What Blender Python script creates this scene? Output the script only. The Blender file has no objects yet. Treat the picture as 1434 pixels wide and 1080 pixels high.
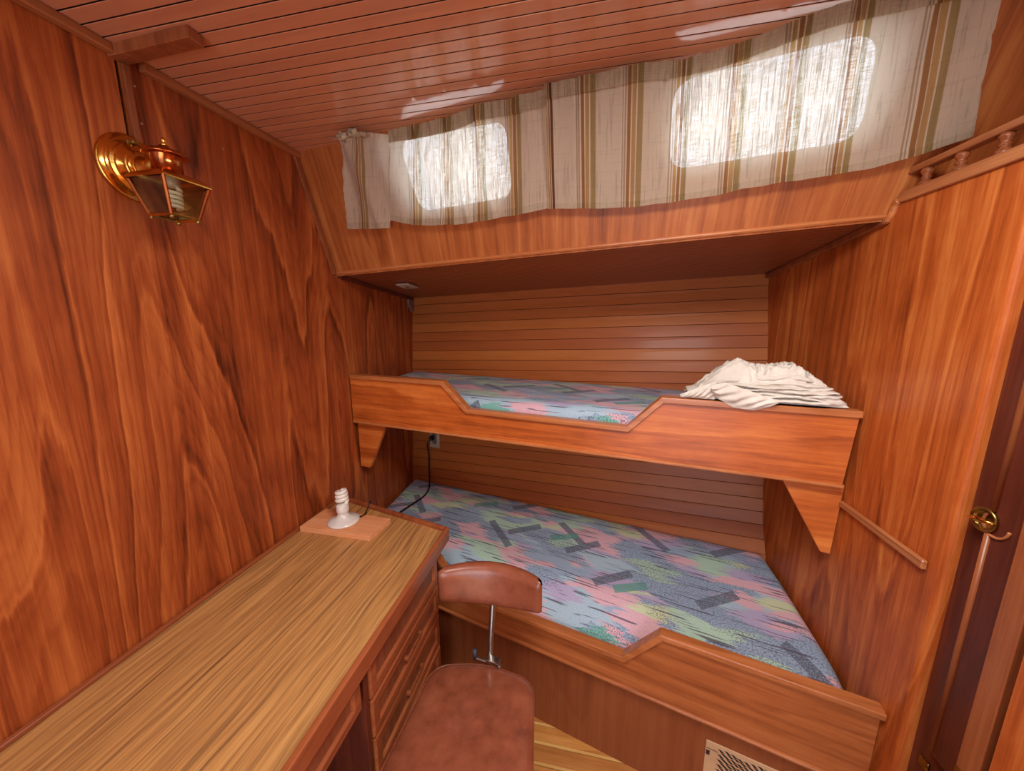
import bpy, bmesh, math, random
from mathutils import Vector, Matrix, noise
random.seed(7)
S = bpy.context.scene
COL = S.collection
R = math.radians
# ------------------------------------------------------------------ camera
cam_d = bpy.data.cameras.new('camera'); cam = bpy.data.objects.new('camera', cam_d); COL.objects.link(cam)
cam.location = (0, 0, 1.5); cam.rotation_euler = (R(90 - 10.5), 0, R(11.4))
cam_d.sensor_fit = 'HORIZONTAL'; cam_d.sensor_width = 36; cam_d.lens = 36 * 512 / 1434
cam_d.clip_start = 0.02
S.camera = cam
# ------------------------------------------------------------------ world
W = bpy.data.worlds.new('sky'); S.world = W; W.use_nodes = True
wn = W.node_tree.nodes; wl = W.node_tree.links; wn.clear()
wo = wn.new('ShaderNodeOutputWorld'); wb = wn.new('ShaderNodeBackground')
tcw = wn.new('ShaderNodeTexCoord'); wnz = wn.new('ShaderNodeTexNoise'); wcr = wn.new('ShaderNodeValToRGB')
wnz.inputs['Scale'].default_value = 2.5; wnz.inputs['Detail'].default_value = 4
wcr.color_ramp.elements[0].position = .35; wcr.color_ramp.elements[0].color = (.50, .70, 1, 1)
wcr.color_ramp.elements[1].position = .6; wcr.color_ramp.elements[1].color = (1, 1, 1, 1)
wl.new(tcw.outputs['Generated'], wnz.inputs['Vector']); wl.new(wnz.outputs['Fac'], wcr.inputs['Fac'])
wl.new(wcr.outputs['Color'], wb.inputs['Color']); wb.inputs['Strength'].default_value = 3.2
wl.new(wb.outputs[0], wo.inputs[0])
# ------------------------------------------------------------------ lights
def area(name, loc, target, sx, sy, power, color):
    l = bpy.data.lights.new(name, 'AREA'); l.shape = 'RECTANGLE'; l.size = sx; l.size_y = sy; l.energy = power; l.color = color
    o = bpy.data.objects.new(name, l); COL.objects.link(o); o.location = loc
    o.rotation_euler = (Vector(target) - Vector(loc)).to_track_quat('-Z', 'Y').to_euler()
    return o
area('hatch_light', (0.15, .28, 2.06), (0.17, .36, 0.6), .5, .5, 21, (1, .97, .92))
area('ceiling_fill', (.1, -1.45, 1.0), (.2, .1, 2.0), 1.1, 1.0, 5, (1, .97, .93))  # added fill behind the camera, aimed up to brighten the ceiling
sun_d = bpy.data.lights.new('sun', 'SUN'); sun_d.energy = 14; sun_d.angle = R(1.0); sun_d.color = (1, .98, .94)
sun = bpy.data.objects.new('sun', sun_d); COL.objects.link(sun); sun.location = (0, -3, 6)
sun.rotation_euler = Vector((.12, .52, -1)).to_track_quat('-Z', 'Y').to_euler()      # falls on the side deck outside
# ------------------------------------------------------------------ exposure
vs = S.view_settings; vs.view_transform = 'Standard'; vs.look = 'None'; vs.gamma = 1; vs.use_curve_mapping = False
vs.exposure = 0.0

# ================================================================== materials
def lin(c):
    return tuple(((v / 255) / 12.92 if v / 255 <= .04045 else ((v / 255 + .055) / 1.055) ** 2.4) for v in c) + (1,)
class NT:
    def __init__(s, name):
        s.m = bpy.data.materials.new(name); s.m.use_nodes = True; s.t = s.m.node_tree
        s.t.nodes.clear(); s.out = s.n('ShaderNodeOutputMaterial')
    def n(s, typ, **kw):
        x = s.t.nodes.new(typ)
        for k, v in kw.items():
            if hasattr(x, k): setattr(x, k, v)
            else: x.inputs[k].default_value = v
        return x
    def l(s, a, b): s.t.links.new(a, b)
    def setin(s, sock, v):
        if hasattr(v, 'links') or isinstance(v, bpy.types.NodeSocket): s.l(v, sock)
        else: sock.default_value = v
    def math(s, op, a, b=0.0, c=0.0):
        x = s.n('ShaderNodeMath', operation=op)
        for i, v in enumerate((a, b, c)):
            s.setin(x.inputs[i], v)
        return x.outputs[0]
    def noise(s, vec, scale, detail=2, rough=.5, dist=0):
        x = s.n('ShaderNodeTexNoise'); s.l(vec, x.inputs['Vector'])
        x.inputs['Scale'].default_value = scale; x.inputs['Detail'].default_value = detail
        x.inputs['Roughness'].default_value = rough; x.inputs['Distortion'].default_value = dist
        return x.outputs['Fac']
    def ramp(s, fac, stops, interp='LINEAR'):
        x = s.n('ShaderNodeValToRGB'); e = x.color_ramp.elements; x.color_ramp.interpolation = interp
        while len(e) < len(stops): e.new(.5)
        for el, (p, c) in zip(e, stops):
            el.position = p; el.color = c if len(c) == 4 else tuple(c) + (1,)
        s.l(fac, x.inputs[0]); return x.outputs[0]
    def mix(s, f, a, b, mode='MIX'):
        x = s.n('ShaderNodeMix', data_type='RGBA', blend_type=mode)
        s.setin(x.inputs[0], f); s.setin(x.inputs[6], a); s.setin(x.inputs[7], b)
        return x.outputs[2]
    def mapping(s, rot=(0, 0, 0), scale=(1, 1, 1), rnd=True, order=None):
        tc = s.n('ShaderNodeTexCoord'); v = tc.outputs['Object']
        if rnd:
            oi = s.n('ShaderNodeObjectInfo'); m = s.math('MULTIPLY', oi.outputs['Random'], 17.3)
            c = s.n('ShaderNodeCombineXYZ'); s.l(m, c.inputs[0]); s.l(m, c.inputs[1]); s.l(m, c.inputs[2])
            a = s.n('ShaderNodeVectorMath', operation='ADD'); s.l(v, a.inputs[0]); s.l(c.outputs[0], a.inputs[1]); v = a.outputs[0]
        mp = s.n('ShaderNodeMapping'); mp.inputs['Rotation'].default_value = rot; mp.inputs['Scale'].default_value = scale
        s.l(v, mp.inputs['Vector']); return mp.outputs[0]
    def bsdf(s, color, rough=.4, metal=0, bump=None, bstr=.2, bdist=.001, coat=0, **kw):
        b = s.n('ShaderNodeBsdfPrincipled'); s.setin(b.inputs['Base Color'], color); s.setin(b.inputs['Roughness'], rough)
        b.inputs['Metallic'].default_value = metal; b.inputs['Coat Weight'].default_value = coat; b.inputs['Coat Roughness'].default_value = .15
        for k, v in kw.items(): s.setin(b.inputs[k], v)
        if bump is not None:
            bp = s.n('ShaderNodeBump'); bp.inputs['Strength'].default_value = bstr; bp.inputs['Distance'].default_value = bdist
            s.l(bump, bp.inputs['Height']); s.l(bp.outputs[0], b.inputs['Normal'])
        s.l(b.outputs[0], s.out.inputs[0]); return b

def wood(name, dark, mid, light, axis='z', ang=0.0, rings=7.0, fig=1.0, rough=.32, coat=.25, vary=.0, fine=.5, stretch=.13, rnd=False, cath=1.0, tilt=0, con=1.0, crough=.15, sat=1.0, spec=.35, hue=.5):
    """varnished wood, grain along axis (x rotated by ang about z, or z)"""
    t = NT(name)
    rot = (-tilt, 0, -ang)
    v0 = t.mapping(rot=rot, rnd=rnd or vary > 0)
    sc = {'x': (stretch, 1, 1), 'y': (1, stretch, 1), 'z': (1, 1, stretch)}[axis]
    def sm(k):
        m = t.n('ShaderNodeMapping'); m.inputs['Scale'].default_value = tuple(k * (q if q == 1 else 1) if q == 1 else k * q for q in sc)
        t.l(v0, m.inputs['Vector']); return m.outputs[0]
    n1 = t.noise(sm(2.3 * fig), 1, 2.5, .42)
    wob = t.noise(sm(22), 1, 4, .65)
    nn = t.math('ADD', t.math('MULTIPLY', n1, rings * 2), t.math('MULTIPLY', wob, .5))
    fr = t.math('FRACT', nn)
    ringc = t.ramp(fr, [(0, (.30,) * 3), (.05, (.95,) * 3), (.16, (.66,) * 3), (.5, (.52,) * 3), (.85, (.36,) * 3), (.95, (.10,) * 3), (1, (.30,) * 3)])
    fr2 = t.math('FRACT', t.math('MULTIPLY', nn, 3.7)); ring2 = t.ramp(fr2, [(0, (.4,) * 3), (.12, (.75,) * 3), (.7, (.5,) * 3), (.93, (.2,) * 3), (1, (.4,) * 3)])
    scs = {'x': (.02, 1, 1), 'y': (1, .02, 1), 'z': (1, 1, .02)}[axis]
    ms = t.n('ShaderNodeMapping'); ms.inputs['Scale'].default_value = scs; t.l(v0, ms.inputs['Vector'])
    st = t.noise(ms.outputs[0], 34, 5, .65); fi = t.noise(ms.outputs[0], 260, 3, .65)
    big = t.noise(sm(3.1), 1, 2, .5)
    cloud = t.noise(v0, 5, 4, .65); fleck = t.noise(sm(60), 1, 3, .6)
    f = t.math('ADD', t.math('MULTIPLY', t.math('SUBTRACT', ringc, .5), .42 * cath), t.math('MULTIPLY', t.math('SUBTRACT', st, .5), .95))
    f = t.math('ADD', f, t.math('MULTIPLY', t.math('SUBTRACT', ring2, .5), .22 * cath))
    f = t.math('ADD', f, t.math('MULTIPLY', t.math('SUBTRACT', fi, .5), .7 * fine))
    f = t.math('ADD', f, t.math('MULTIPLY', t.math('SUBTRACT', big, .5), .38))
    f = t.math('ADD', f, t.math('MULTIPLY', t.math('SUBTRACT', fleck, .5), .25))
    f = t.math('ADD', f, t.math('MULTIPLY', t.math('SUBTRACT', cloud, .5), .35))
    f = t.math('ADD', t.math('MULTIPLY', f, con), .5)
    col = t.ramp(f, [(.18, lin(dark)), (.5, lin(mid)), (.84, lin(light))])
    hs = t.n('ShaderNodeHueSaturation'); hs.inputs['Saturation'].default_value = sat; hs.inputs['Hue'].default_value = hue; t.l(col, hs.inputs['Color']); col = hs.outputs[0]
    if vary > 0:
        oi = t.n('ShaderNodeObjectInfo'); h = t.n('ShaderNodeHueSaturation')
        val = t.math('ADD', t.math('MULTIPLY', oi.outputs['Random'], vary), 1 - vary / 2); t.l(val, h.inputs['Value'])
        hu = t.math('ADD', t.math('MULTIPLY', oi.outputs['Random'], vary * .03), .5 - vary * .012); t.l(hu, h.inputs['Hue'])
        t.l(col, h.inputs['Color']); col = h.outputs[0]
    rg = t.math('ADD', t.math('MULTIPLY', cloud, .12), rough - .06)
    b_ = t.bsdf(col, rg, bump=fi, bstr=.12, bdist=.0006, coat=coat); b_.inputs['Coat Roughness'].default_value = crough; b_.inputs['Specular IOR Level'].default_value = spec
    return t.m

BANG = math.atan2(-.167, .986); LANG = math.atan2(-.261, .965)
M = {}
M['wall'] = wood('wood_left_bulkhead', (82, 32, 12), (156, 74, 34), (202, 116, 58), 'z', rings=6.5, fig=1.05, rough=.42, coat=.05, con=.88)
M['wall_r'] = wood('wood_right_bulkhead', (116, 46, 16), (182, 90, 38), (222, 136, 68), 'z', rings=5, fig=1.3, cath=.7, rough=.40, coat=.05)
M['coach'] = wood('wood_cabin_side', (112, 54, 24), (168, 92, 44), (200, 128, 70), 'z', rings=3, fig=1.6, rough=.42, cath=.35, coat=.05, tilt=R(22))
M['board'] = wood('wood_bunk_board', (126, 52, 16), (190, 96, 38), (226, 136, 64), 'x', ang=BANG, rings=4, fig=1.4, rough=.34, coat=.1, cath=.6)
M['board2'] = wood('wood_lower_board', (120, 58, 26), (172, 96, 50), (198, 124, 72), 'x', ang=LANG, rings=3, fig=1.2, rough=.36, coat=.1, cath=.5)
M['base'] = wood('wood_bunk_base', (98, 46, 22), (142, 76, 42), (162, 96, 58), 'z', rings=3, fig=1.2, rough=.42, cath=.35, coat=.05, con=.6)
M['trim'] = wood('wood_trim', (130, 68, 34), (182, 108, 60), (212, 138, 86), 'x', ang=BANG, rough=.3, coat=.2, cath=.2)
M['trim_y'] = wood('wood_trim_fore', (126, 68, 38), (172, 106, 64), (200, 134, 86), 'y', rough=.36, coat=.1, cath=.2)
M['trim_z'] = wood('wood_trim_upright', (98, 48, 26), (146, 80, 46), (176, 106, 64), 'z', rough=.36, coat=.1, cath=.2)
M['ceil'] = wood('wood_ceiling_plank', (172, 96, 54), (208, 128, 78), (224, 148, 98), 'x', rough=.2, coat=1.0, crough=.045, sat=.86, vary=.10, cath=.12, fine=.35, con=.45)
M['soffit'] = wood('wood_soffit_strip', (112, 54, 30), (146, 78, 46), (164, 94, 58), 'x', ang=math.atan2(-.229, 1.757), rough=.34, coat=.1, cath=.12, fine=.35, con=.5)
M['hull'] = wood('wood_hull_plank', (134, 66, 30), (176, 96, 48), (192, 112, 60), 'x', ang=LANG, rough=.4, coat=.05, vary=.30, cath=.12, fine=.35, con=.4, spec=.2)
M['desk_edge'] = wood('wood_desk_edge', (108, 50, 26), (152, 82, 48), (182, 108, 66), 'y', rough=.36, coat=.1, cath=.2)
M['drawer'] = wood('wood_drawer', (90, 46, 28), (134, 76, 48), (160, 98, 66), 'z', rough=.4, cath=.2, coat=.05)
M['door'] = wood('wood_door', (66, 26, 18), (100, 46, 32), (126, 62, 42), 'z', rough=.4, cath=.3, coat=.05)
M['offcut'] = wood('wood_offcut', (190, 122, 80), (228, 158, 108), (238, 182, 136), 'x', rough=.75, coat=0, cath=.3)
M['floor'] = wood('wood_floor_plank', (150, 90, 38), (200, 136, 70), (226, 166, 96), 'x', rough=.38, vary=.2, cath=.5, coat=.05)
M['floor_light'] = wood('wood_floor_strip', (190, 140, 70), (226, 180, 106), (240, 204, 132), 'x', rough=.38, cath=.2, coat=.05)
M['gap'] = wood('wood_dark_joint', (24, 10, 7), (36, 16, 11), (44, 21, 15), 'x', rough=.7, coat=0)

def laminate():
    t = NT('desk_laminate'); v = t.mapping(rnd=False)
    m = t.n('ShaderNodeMapping'); m.inputs['Scale'].default_value = (1, .028, 1); t.l(v, m.inputs['Vector'])
    wv = t.noise(v, 2.2, 2, .5)
    ad = t.n('ShaderNodeVectorMath', operation='ADD'); cx = t.n('ShaderNodeCombineXYZ'); t.l(t.math('MULTIPLY', wv, .06), cx.inputs[0])
    t.l(m.outputs[0], ad.inputs[0]); t.l(cx.outputs[0], ad.inputs[1])
    a = t.noise(ad.outputs[0], 105, 4, .6, .1); b = t.noise(ad.outputs[0], 190, 3, .6); c = t.noise(ad.outputs[0], 420, 2, .6)
    f = t.math('ADD', t.math('MULTIPLY', a, .85), t.math('ADD', t.math('MULTIPLY', b, .45), t.math('MULTIPLY', c, .22)))
    col = t.ramp(f, [(.50, lin((126, 90, 54))), (.66, lin((166, 120, 72))), (.80, lin((192, 142, 84))), (.98, lin((210, 162, 100)))])
    sp = t.ramp(t.noise(ad.outputs[0], 110, 2, .5), [(.34, (1, 1, 1)), (.42, (0, 0, 0))])
    col = t.mix(t.math('MULTIPLY', sp, .38), col, lin((98, 76, 54)))
    t.bsdf(col, .42, bump=c, bstr=.05); return t.m
M['laminate'] = laminate()

def simple(name, col, rough=.5, metal=0, nscale=30, var=.12, bstr=.1, bdist=.001, coat=0, **kw):
    t = NT(name); v = t.mapping(rnd=False); n = t.noise(v, nscale, 4, .6)
    c0 = lin(tuple(max(0, x * (1 - var)) for x in col)); c1 = lin(tuple(min(255, x * (1 + var)) for x in col))
    c = t.ramp(n, [(.3, c0), (.7, c1)])
    t.bsdf(c, rough, metal, bump=n, bstr=bstr, bdist=bdist, coat=coat, **kw); return t.m
M['brass'] = simple('polished_brass', (214, 160, 78), .16, 1, 12, .08, .04)
M['brass_dark'] = simple('aged_brass', (150, 126, 72), .3, 1, 40, .2, .1)
M['brass_cop'] = simple('coppery_brass', (190, 112, 62), .2, 1, 18, .12, .05)
M['steel'] = simple('zinc_steel', (176, 172, 168), .3, 1, 60, .1, .08)
M['chrome'] = simple('chrome', (200, 200, 200), .12, 1, 20, .04, .02)
M['rubber'] = simple('blue_grey_rubber', (60, 68, 84), .6)
M['black'] = simple('black_plastic', (14, 12, 13), .45)
M['porcelain'] = simple('white_porcelain', (226, 222, 216), .18, 0, 60, .03, .02, coat=.4)
M['tube'] = simple('frosted_lamp_tube', (236, 232, 224), .3, 0, 20, .02, .02, coat=.3)
M['ivory'] = simple('ivory_plastic', (186, 172, 156), .4)
M['grey_plate'] = simple('grey_plastic', (120, 100, 92), .5)
M['cream'] = simple('cream_vent_plate', (206, 166, 126), .45, 0, 14, .05, .03)
M['print'] = simple('dark_print', (50, 26, 26), .5)
M['void'] = simple('dark_cavity', (12, 8, 7), .9)
M['wire'] = simple('curtain_wire', (196, 178, 160), .35, .4)
M['screw'] = simple('screw_metal', (190, 176, 168), .3, 1)
def vinyl():
    t = NT('brown_vinyl'); v = t.mapping(rnd=False)
    n = t.noise(v, 14, 5, .7); g = t.noise(v, 420, 2, .5); n2 = t.noise(v, 26, 4, .6)
    c = t.ramp(t.math('ADD', t.math('MULTIPLY', n, .6), t.math('MULTIPLY', n2, .4)), [(.28, lin((104, 54, 34))), (.5, lin((142, 78, 54))), (.72, lin((162, 94, 68)))])
    t.bsdf(c, .3, bump=g, bstr=.12, bdist=.0003, coat=.4); return t.m
M['vinyl'] = vinyl()
def glassm(name, tint, refl=.06, rough=.02):
    t = NT(name); tr = t.n('ShaderNodeBsdfTransparent'); tr.inputs[0].default_value = tint
    g = t.n('ShaderNodeBsdfGlossy'); g.inputs['Roughness'].default_value = rough
    v = t.mapping(rnd=False); nz = t.noise(v, 8, 3, .6)
    lw = t.n('ShaderNodeLayerWeight'); lw.inputs[0].default_value = .3
    f = t.math('ADD', t.math('MULTIPLY', lw.outputs['Fresnel'], .7), t.math('MULTIPLY', nz, refl))
    mx = t.n('ShaderNodeMixShader'); t.l(f, mx.inputs[0]); t.l(tr.outputs[0], mx.inputs[1]); t.l(g.outputs[0], mx.inputs[2])
    t.l(mx.outputs[0], t.out.inputs[0]); return t.m
M['glass'] = glassm('window_glass', (.95, .98, 1, 1))
M['lglass'] = glassm('lantern_glass', (.90, .89, .80, 1), .12, .06)

def curtain_mat():
    t = NT('striped_homespun'); at = t.n('ShaderNodeAttribute'); at.attribute_name = 'stripe'
    uv = t.n('ShaderNodeTexCoord').outputs['UV']
    mv = t.n('ShaderNodeMapping'); mv.inputs['Scale'].default_value = (1, .04, 1); t.l(uv, mv.inputs['Vector'])
    mh = t.n('ShaderNodeMapping'); mh.inputs['Scale'].default_value = (.05, 1, 1); t.l(uv, mh.inputs['Vector'])
    th = t.noise(mv.outputs[0], 420, 2, .8); th2 = t.noise(mv.outputs[0], 190, 3, .75); hh = t.noise(mh.outputs[0], 700, 2, .7)
    slub = t.ramp(th2, [(.40, (1, 1, 1)), (.46, (0, 0, 0))])
    hsl = t.ramp(t.noise(mh.outputs[0], 150, 2, .6), [(.35, (1, 1, 1)), (.41, (0, 0, 0))])
    weave = t.math('MULTIPLY', t.math('ADD', th, hh), .5)
    w2 = t.ramp(weave, [(.38, (.76, .74, .70)), (.6, (1, 1, 1))])
    col = t.mix(1.0, at.outputs['Color'], w2, 'MULTIPLY')
    col = t.mix(t.math('MULTIPLY', t.math('ADD', slub, t.math('MULTIPLY', hsl, .25)), .32), col, lin((112, 92, 76)))
    sat = t.n('ShaderNodeAttribute'); sat.attribute_name = 'dense_shade'
    col = t.mix(t.math('MULTIPLY', sat.outputs['Fac'], .7), col, t.mix(1.0, col, (.52, .44, .36, 1), 'MULTIPLY'))  # pocket and hem darkened: shade of the doubled cloth put into the colour
    d = t.n('ShaderNodeBsdfDiffuse'); t.l(col, d.inputs[0])
    tl = t.n('ShaderNodeBsdfTranslucent'); t.l(col, tl.inputs[0])
    m1 = t.n('ShaderNodeMixShader'); m1.inputs[0].default_value = .5; t.l(d.outputs[0], m1.inputs[1]); t.l(tl.outputs[0], m1.inputs[2])
    tr = t.n('ShaderNodeBsdfTransparent')
    hole = t.ramp(weave, [(.42, (.02,) * 3), (.60, (.26,) * 3)])
    hole = t.math('MULTIPLY', hole, t.math('SUBTRACT', 1.0, t.math('MULTIPLY', slub, .8)))
    sat = t.n('ShaderNodeAttribute'); sat.attribute_name = 'dense_shade'
    hole = t.math('MULTIPLY', hole, t.math('SUBTRACT', 1.0, sat.outputs['Fac']))
    m2 = t.n('ShaderNodeMixShader'); t.l(hole, m2.inputs[0]); t.l(m1.outputs[0], m2.inputs[1]); t.l(tr.outputs[0], m2.inputs[2])
    t.l(m2.outputs[0], t.out.inputs[0]); return t.m
M['curtain'] = curtain_mat()

def mattress_mat(name, ang):
    t = NT(name); v = t.mapping(rot=(0, 0, -ang), rnd=False)
    sx = t.n('ShaderNodeSeparateXYZ'); t.l(v, sx.inputs[0])
    X, Y = sx.outputs[0], sx.outputs[1]
    def comb(a, b):
        c = t.n('ShaderNodeCombineXYZ'); t.setin(c.inputs[0], a); t.setin(c.inputs[1], b); return c.outputs[0]
    wn_ = t.noise(v, 9, 2, .5)
    Yw = t.math('ADD', Y, t.math('MULTIPLY', wn_, .012))
    fine = t.noise(comb(t.math('MULTIPLY', X, .12), Y), 130, 2, .6)      # ragged brush edges
    fx_ = t.noise(comb(t.math('MULTIPLY', X, .02), Y), 210, 1, .5)
    jy = t.math('MULTIPLY', t.math('SUBTRACT', fine, .5), .022); jx = t.math('MULTIPLY', t.math('SUBTRACT', fx_, .5), .16)
    def cells(scale, ax, sk, seed):
        vo = t.n('ShaderNodeTexVoronoi'); vo.inputs['Scale'].default_value = scale
        u_ = t.math('ADD', t.math('ADD', t.math('MULTIPLY', t.math('ADD', X, jx), ax), t.math('MULTIPLY', Y, sk)), seed)
        t.l(comb(u_, t.math('ADD', Yw, jy)), vo.inputs['Vector'])
        sp_ = t.n('ShaderNodeSeparateColor'); t.l(vo.outputs['Color'], sp_.inputs[0]); return sp_.outputs[0], sp_.outputs[1]
    c1, c1b = cells(13, .50, .45, 3.3); c2, c2b = cells(21, .42, -.35, 9.1)
    BL, LB_, PK, GN, YG, TL_, MV = [lin(q) for q in ((154, 176, 202), (172, 198, 214), (226, 178, 188), (178, 212, 190), (206, 216, 172), (116, 184, 168), (182, 170, 204))]
    col = t.ramp(c1, [(0, BL), (.50, LB_), (.66, PK), (.82, GN), (.92, MV)], 'CONSTANT')
    col2 = t.ramp(c2, [(0, PK), (.3, GN), (.5, YG), (.64, BL), (.8, TL_), (.88, MV)], 'CONSTANT')
    col = t.mix(t.math('GREATER_THAN', c2b, .62), col, col2)
    col = t.mix(t.math('MULTIPLY', t.noise(v, 30, 3, .6), .2), col, lin((150, 168, 186)))
    blue = t.math('LESS_THAN', c1, .42)
    # diagonal dark bars, two directions, cut into dashes
    def bars(a, period, width, dash, dl, seed, jit):
        ca, sa = math.cos(a), math.sin(a)
        u = t.math('ADD', t.math('MULTIPLY', X, ca), t.math('MULTIPLY', Y, sa))
        w = t.math('ADD', t.math('MULTIPLY', X, -sa), t.math('MULTIPLY', Y, ca))
        row = t.math('FLOOR', t.math('DIVIDE', w, period))
        fw = t.math('FRACT', t.math('DIVIDE', w, period))
        off = t.math('FRACT', t.math('MULTIPLY', t.math('SINE', t.math('MULTIPLY', t.math('ADD', row, seed), 12.99)), 437.58))
        uu = t.math('FRACT', t.math('ADD', t.math('DIVIDE', u, dash), off))
        return t.math('MULTIPLY', t.math('LESS_THAN', fw, width), t.math('LESS_THAN', uu, dl))
    sp = t.ramp(t.noise(v, 260, 2, .6), [(.46, (0, 0, 0)), (.52, (1, 1, 1))])
    b1 = bars(R(40), .19, .20, .52, .30, 1.3, 0)
    b2 = bars(R(-40), .29, .11, .66, .32, 6.2, 0)
    bb = t.math('MAXIMUM', b1, b2)
    barc = t.mix(sp, lin((70, 78, 94)), lin((122, 134, 154)))
    col = t.mix(t.math('MULTIPLY', bb, .86), col, barc)
    b3 = bars(R(30), .31, .12, .62, .2, 8.1, 0)
    col = t.mix(t.math('MULTIPLY', b3, .8), col, lin((88, 158, 144)))
    # broken ink speckle and long thin lines
    spn = t.ramp(t.noise(comb(t.math('MULTIPLY', X, .55), Y), 300, 3, .65), [(.50, (0, 0, 0)), (.55, (1, 1, 1))])
    col = t.mix(t.math('MULTIPLY', t.math('MULTIPLY', spn, t.math('ADD', t.math('MULTIPLY', blue, .75), .18)), .75), col, lin((84, 92, 112)))
    ln = t.noise(comb(t.math('MULTIPLY', X, .03), Y), 150, 1, .5)
    lnm = t.ramp(ln, [(.575, (0, 0, 0)), (.61, (1, 1, 1))])
    brk = t.ramp(t.noise(comb(t.math('MULTIPLY', X, .8), t.math('MULTIPLY', Y, 6)), 7, 1, .5), [(.46, (0, 0, 0)), (.50, (1, 1, 1))])
    col = t.mix(t.math('MULTIPLY', t.math('MULTIPLY', lnm, brk), .85), col, lin((80, 74, 92)))
    wv = t.noise(v, 900, 1, .5)
    t.bsdf(col, .85, bump=wv, bstr=.3, bdist=.0006, **{'Sheen Weight': .1}); return t.m
M['mat_low'] = mattress_mat('printed_cover_low', LANG)
M['mat_up'] = mattress_mat('printed_cover_up', BANG)
def cloth_mat():
    t = NT('unbleached_cotton'); v = t.mapping(rnd=False); n = t.noise(v, 10, 4, .6); w = t.noise(v, 700, 2, .6)
    c = t.ramp(n, [(.3, lin((204, 194, 180))), (.7, lin((228, 221, 210)))])
    t.bsdf(c, .85, bump=w, bstr=.15, bdist=.0004); return t.m
M['cotton'] = cloth_mat()
M['knot'] = simple('bunched_fabric', (168, 148, 122), .9, 0, 60, .3, .3)

# ================================================================== helpers
WL = {}
def wloc(o):
    v = Vector((0, 0, 0))
    while o is not None:
        v += o.location; o = o.parent
    return v
def bring(o, parent):
    if parent is not None: o.parent = parent
def obj(name, verts, faces, mat, parent=None, smooth=False, origin=None, bevel=0, bseg=1, stuff=False, dark=None):
    """mesh given in world coordinates"""
    org = wloc(parent) if parent is not None else Vector(origin if origin else (0, 0, 0))
    bm = bmesh.new(); vs_ = [bm.verts.new(Vector(v) - org) for v in verts]
    for f in faces:
        try: bm.faces.new([vs_[i] for i in f])
        except ValueError: pass
    bmesh.ops.recalc_face_normals(bm, faces=bm.faces)
    if bevel > 0:
        es = [e for e in bm.edges if len(e.link_faces) == 2 and e.calc_face_angle(0) > .35]
        bmesh.ops.bevel(bm, geom=es, offset=bevel, segments=bseg, affect='EDGES', profile=.5)
    me = bpy.data.meshes.new(name); bm.to_mesh(me); bm.free()
    if smooth:
        for p in me.polygons: p.use_smooth = True
    me.materials.append(mat)
    if dark is not None:
        me.materials.append(M['gap'])  # groove side faces coloured dark, standing in for shade between planks
        for p in me.polygons:
            if dark(p.normal): p.material_index = 1
    o = bpy.data.objects.new(name, me); COL.objects.link(o)
    if parent is not None: o.parent = parent
    else: o.location = org
    if stuff: o['kind'] = 'stuff'
    return o
def empty(name, loc, label, cat, group=None):
    o = bpy.data.objects.new(name, None); COL.objects.link(o); o.location = loc; o.empty_display_size = .05
    o['label'] = label; o['category'] = cat
    if group: o['group'] = group
    return o
def tag(o, label, cat, group=None):
    o['label'] = label; o['category'] = cat
    if group: o['group'] = group
    return o
def struct(o, label=None):
    o['kind'] = 'structure'
    if label: o['label'] = label
    return o
def prism(poly, vec):
    n = len(poly); vec = Vector(vec); v = [Vector(p) for p in poly] + [Vector(p) + vec for p in poly]
    f = [tuple(range(n)), tuple(range(2 * n - 1, n - 1, -1))] + [(i, (i + 1) % n, n + (i + 1) % n, n + i) for i in range(n)]
    return v, f
def box(x0, x1, y0, y1, z0, z1):
    return prism([(x0, y0, z0), (x1, y0, z0), (x1, y1, z0), (x0, y1, z0)], (0, 0, z1 - z0))
def obox(c, ax, ay, az):
    """box from centre and three half-axis vectors"""
    c = Vector(c); ax, ay, az = Vector(ax), Vector(ay), Vector(az)
    v = [c + sx * ax + sy * ay + sz * az for sz in (-1, 1) for sx, sy in ((-1, -1), (1, -1), (1, 1), (-1, 1))]
    return v, [(0, 1, 2, 3), (4, 5, 6, 7), (0, 1, 5, 4), (1, 2, 6, 5), (2, 3, 7, 6), (3, 0, 4, 7)]
def hexa(a, b):
    """solid between two quads"""
    return [Vector(p) for p in list(a) + list(b)], [(0, 1, 2, 3), (4, 5, 6, 7), (0, 1, 5, 4), (1, 2, 6, 5), (2, 3, 7, 6), (3, 0, 4, 7)]
def merge(parts):
    V, F = [], []
    for v, f in parts:
        b = len(V); V += list(v); F += [tuple(i + b for i in q) for q in f]
    return V, F
def lathe(profile, c, axis=(0, 0, 1), n=24, up=None):
    """profile list of (r, h) along the axis"""
    c = Vector(c); a = Vector(axis).normalized(); q = a.to_track_quat('Z', 'Y'); ex, ey = q @ Vector((1, 0, 0)), q @ Vector((0, 1, 0))
    V, F = [], []
    for r, h in profile:
        for i in range(n):
            t = 2 * math.pi * i / n; V.append(c + a * h + (ex * math.cos(t) + ey * math.sin(t)) * max(r, 1e-5))
    m = len(profile)
    for j in range(m - 1):
        for i in range(n): F.append((j * n + i, j * n + (i + 1) % n, (j + 1) * n + (i + 1) % n, (j + 1) * n + i))
    F.append(tuple(range(n))); F.append(tuple(range((m - 1) * n, m * n)))
    return V, F
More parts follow.
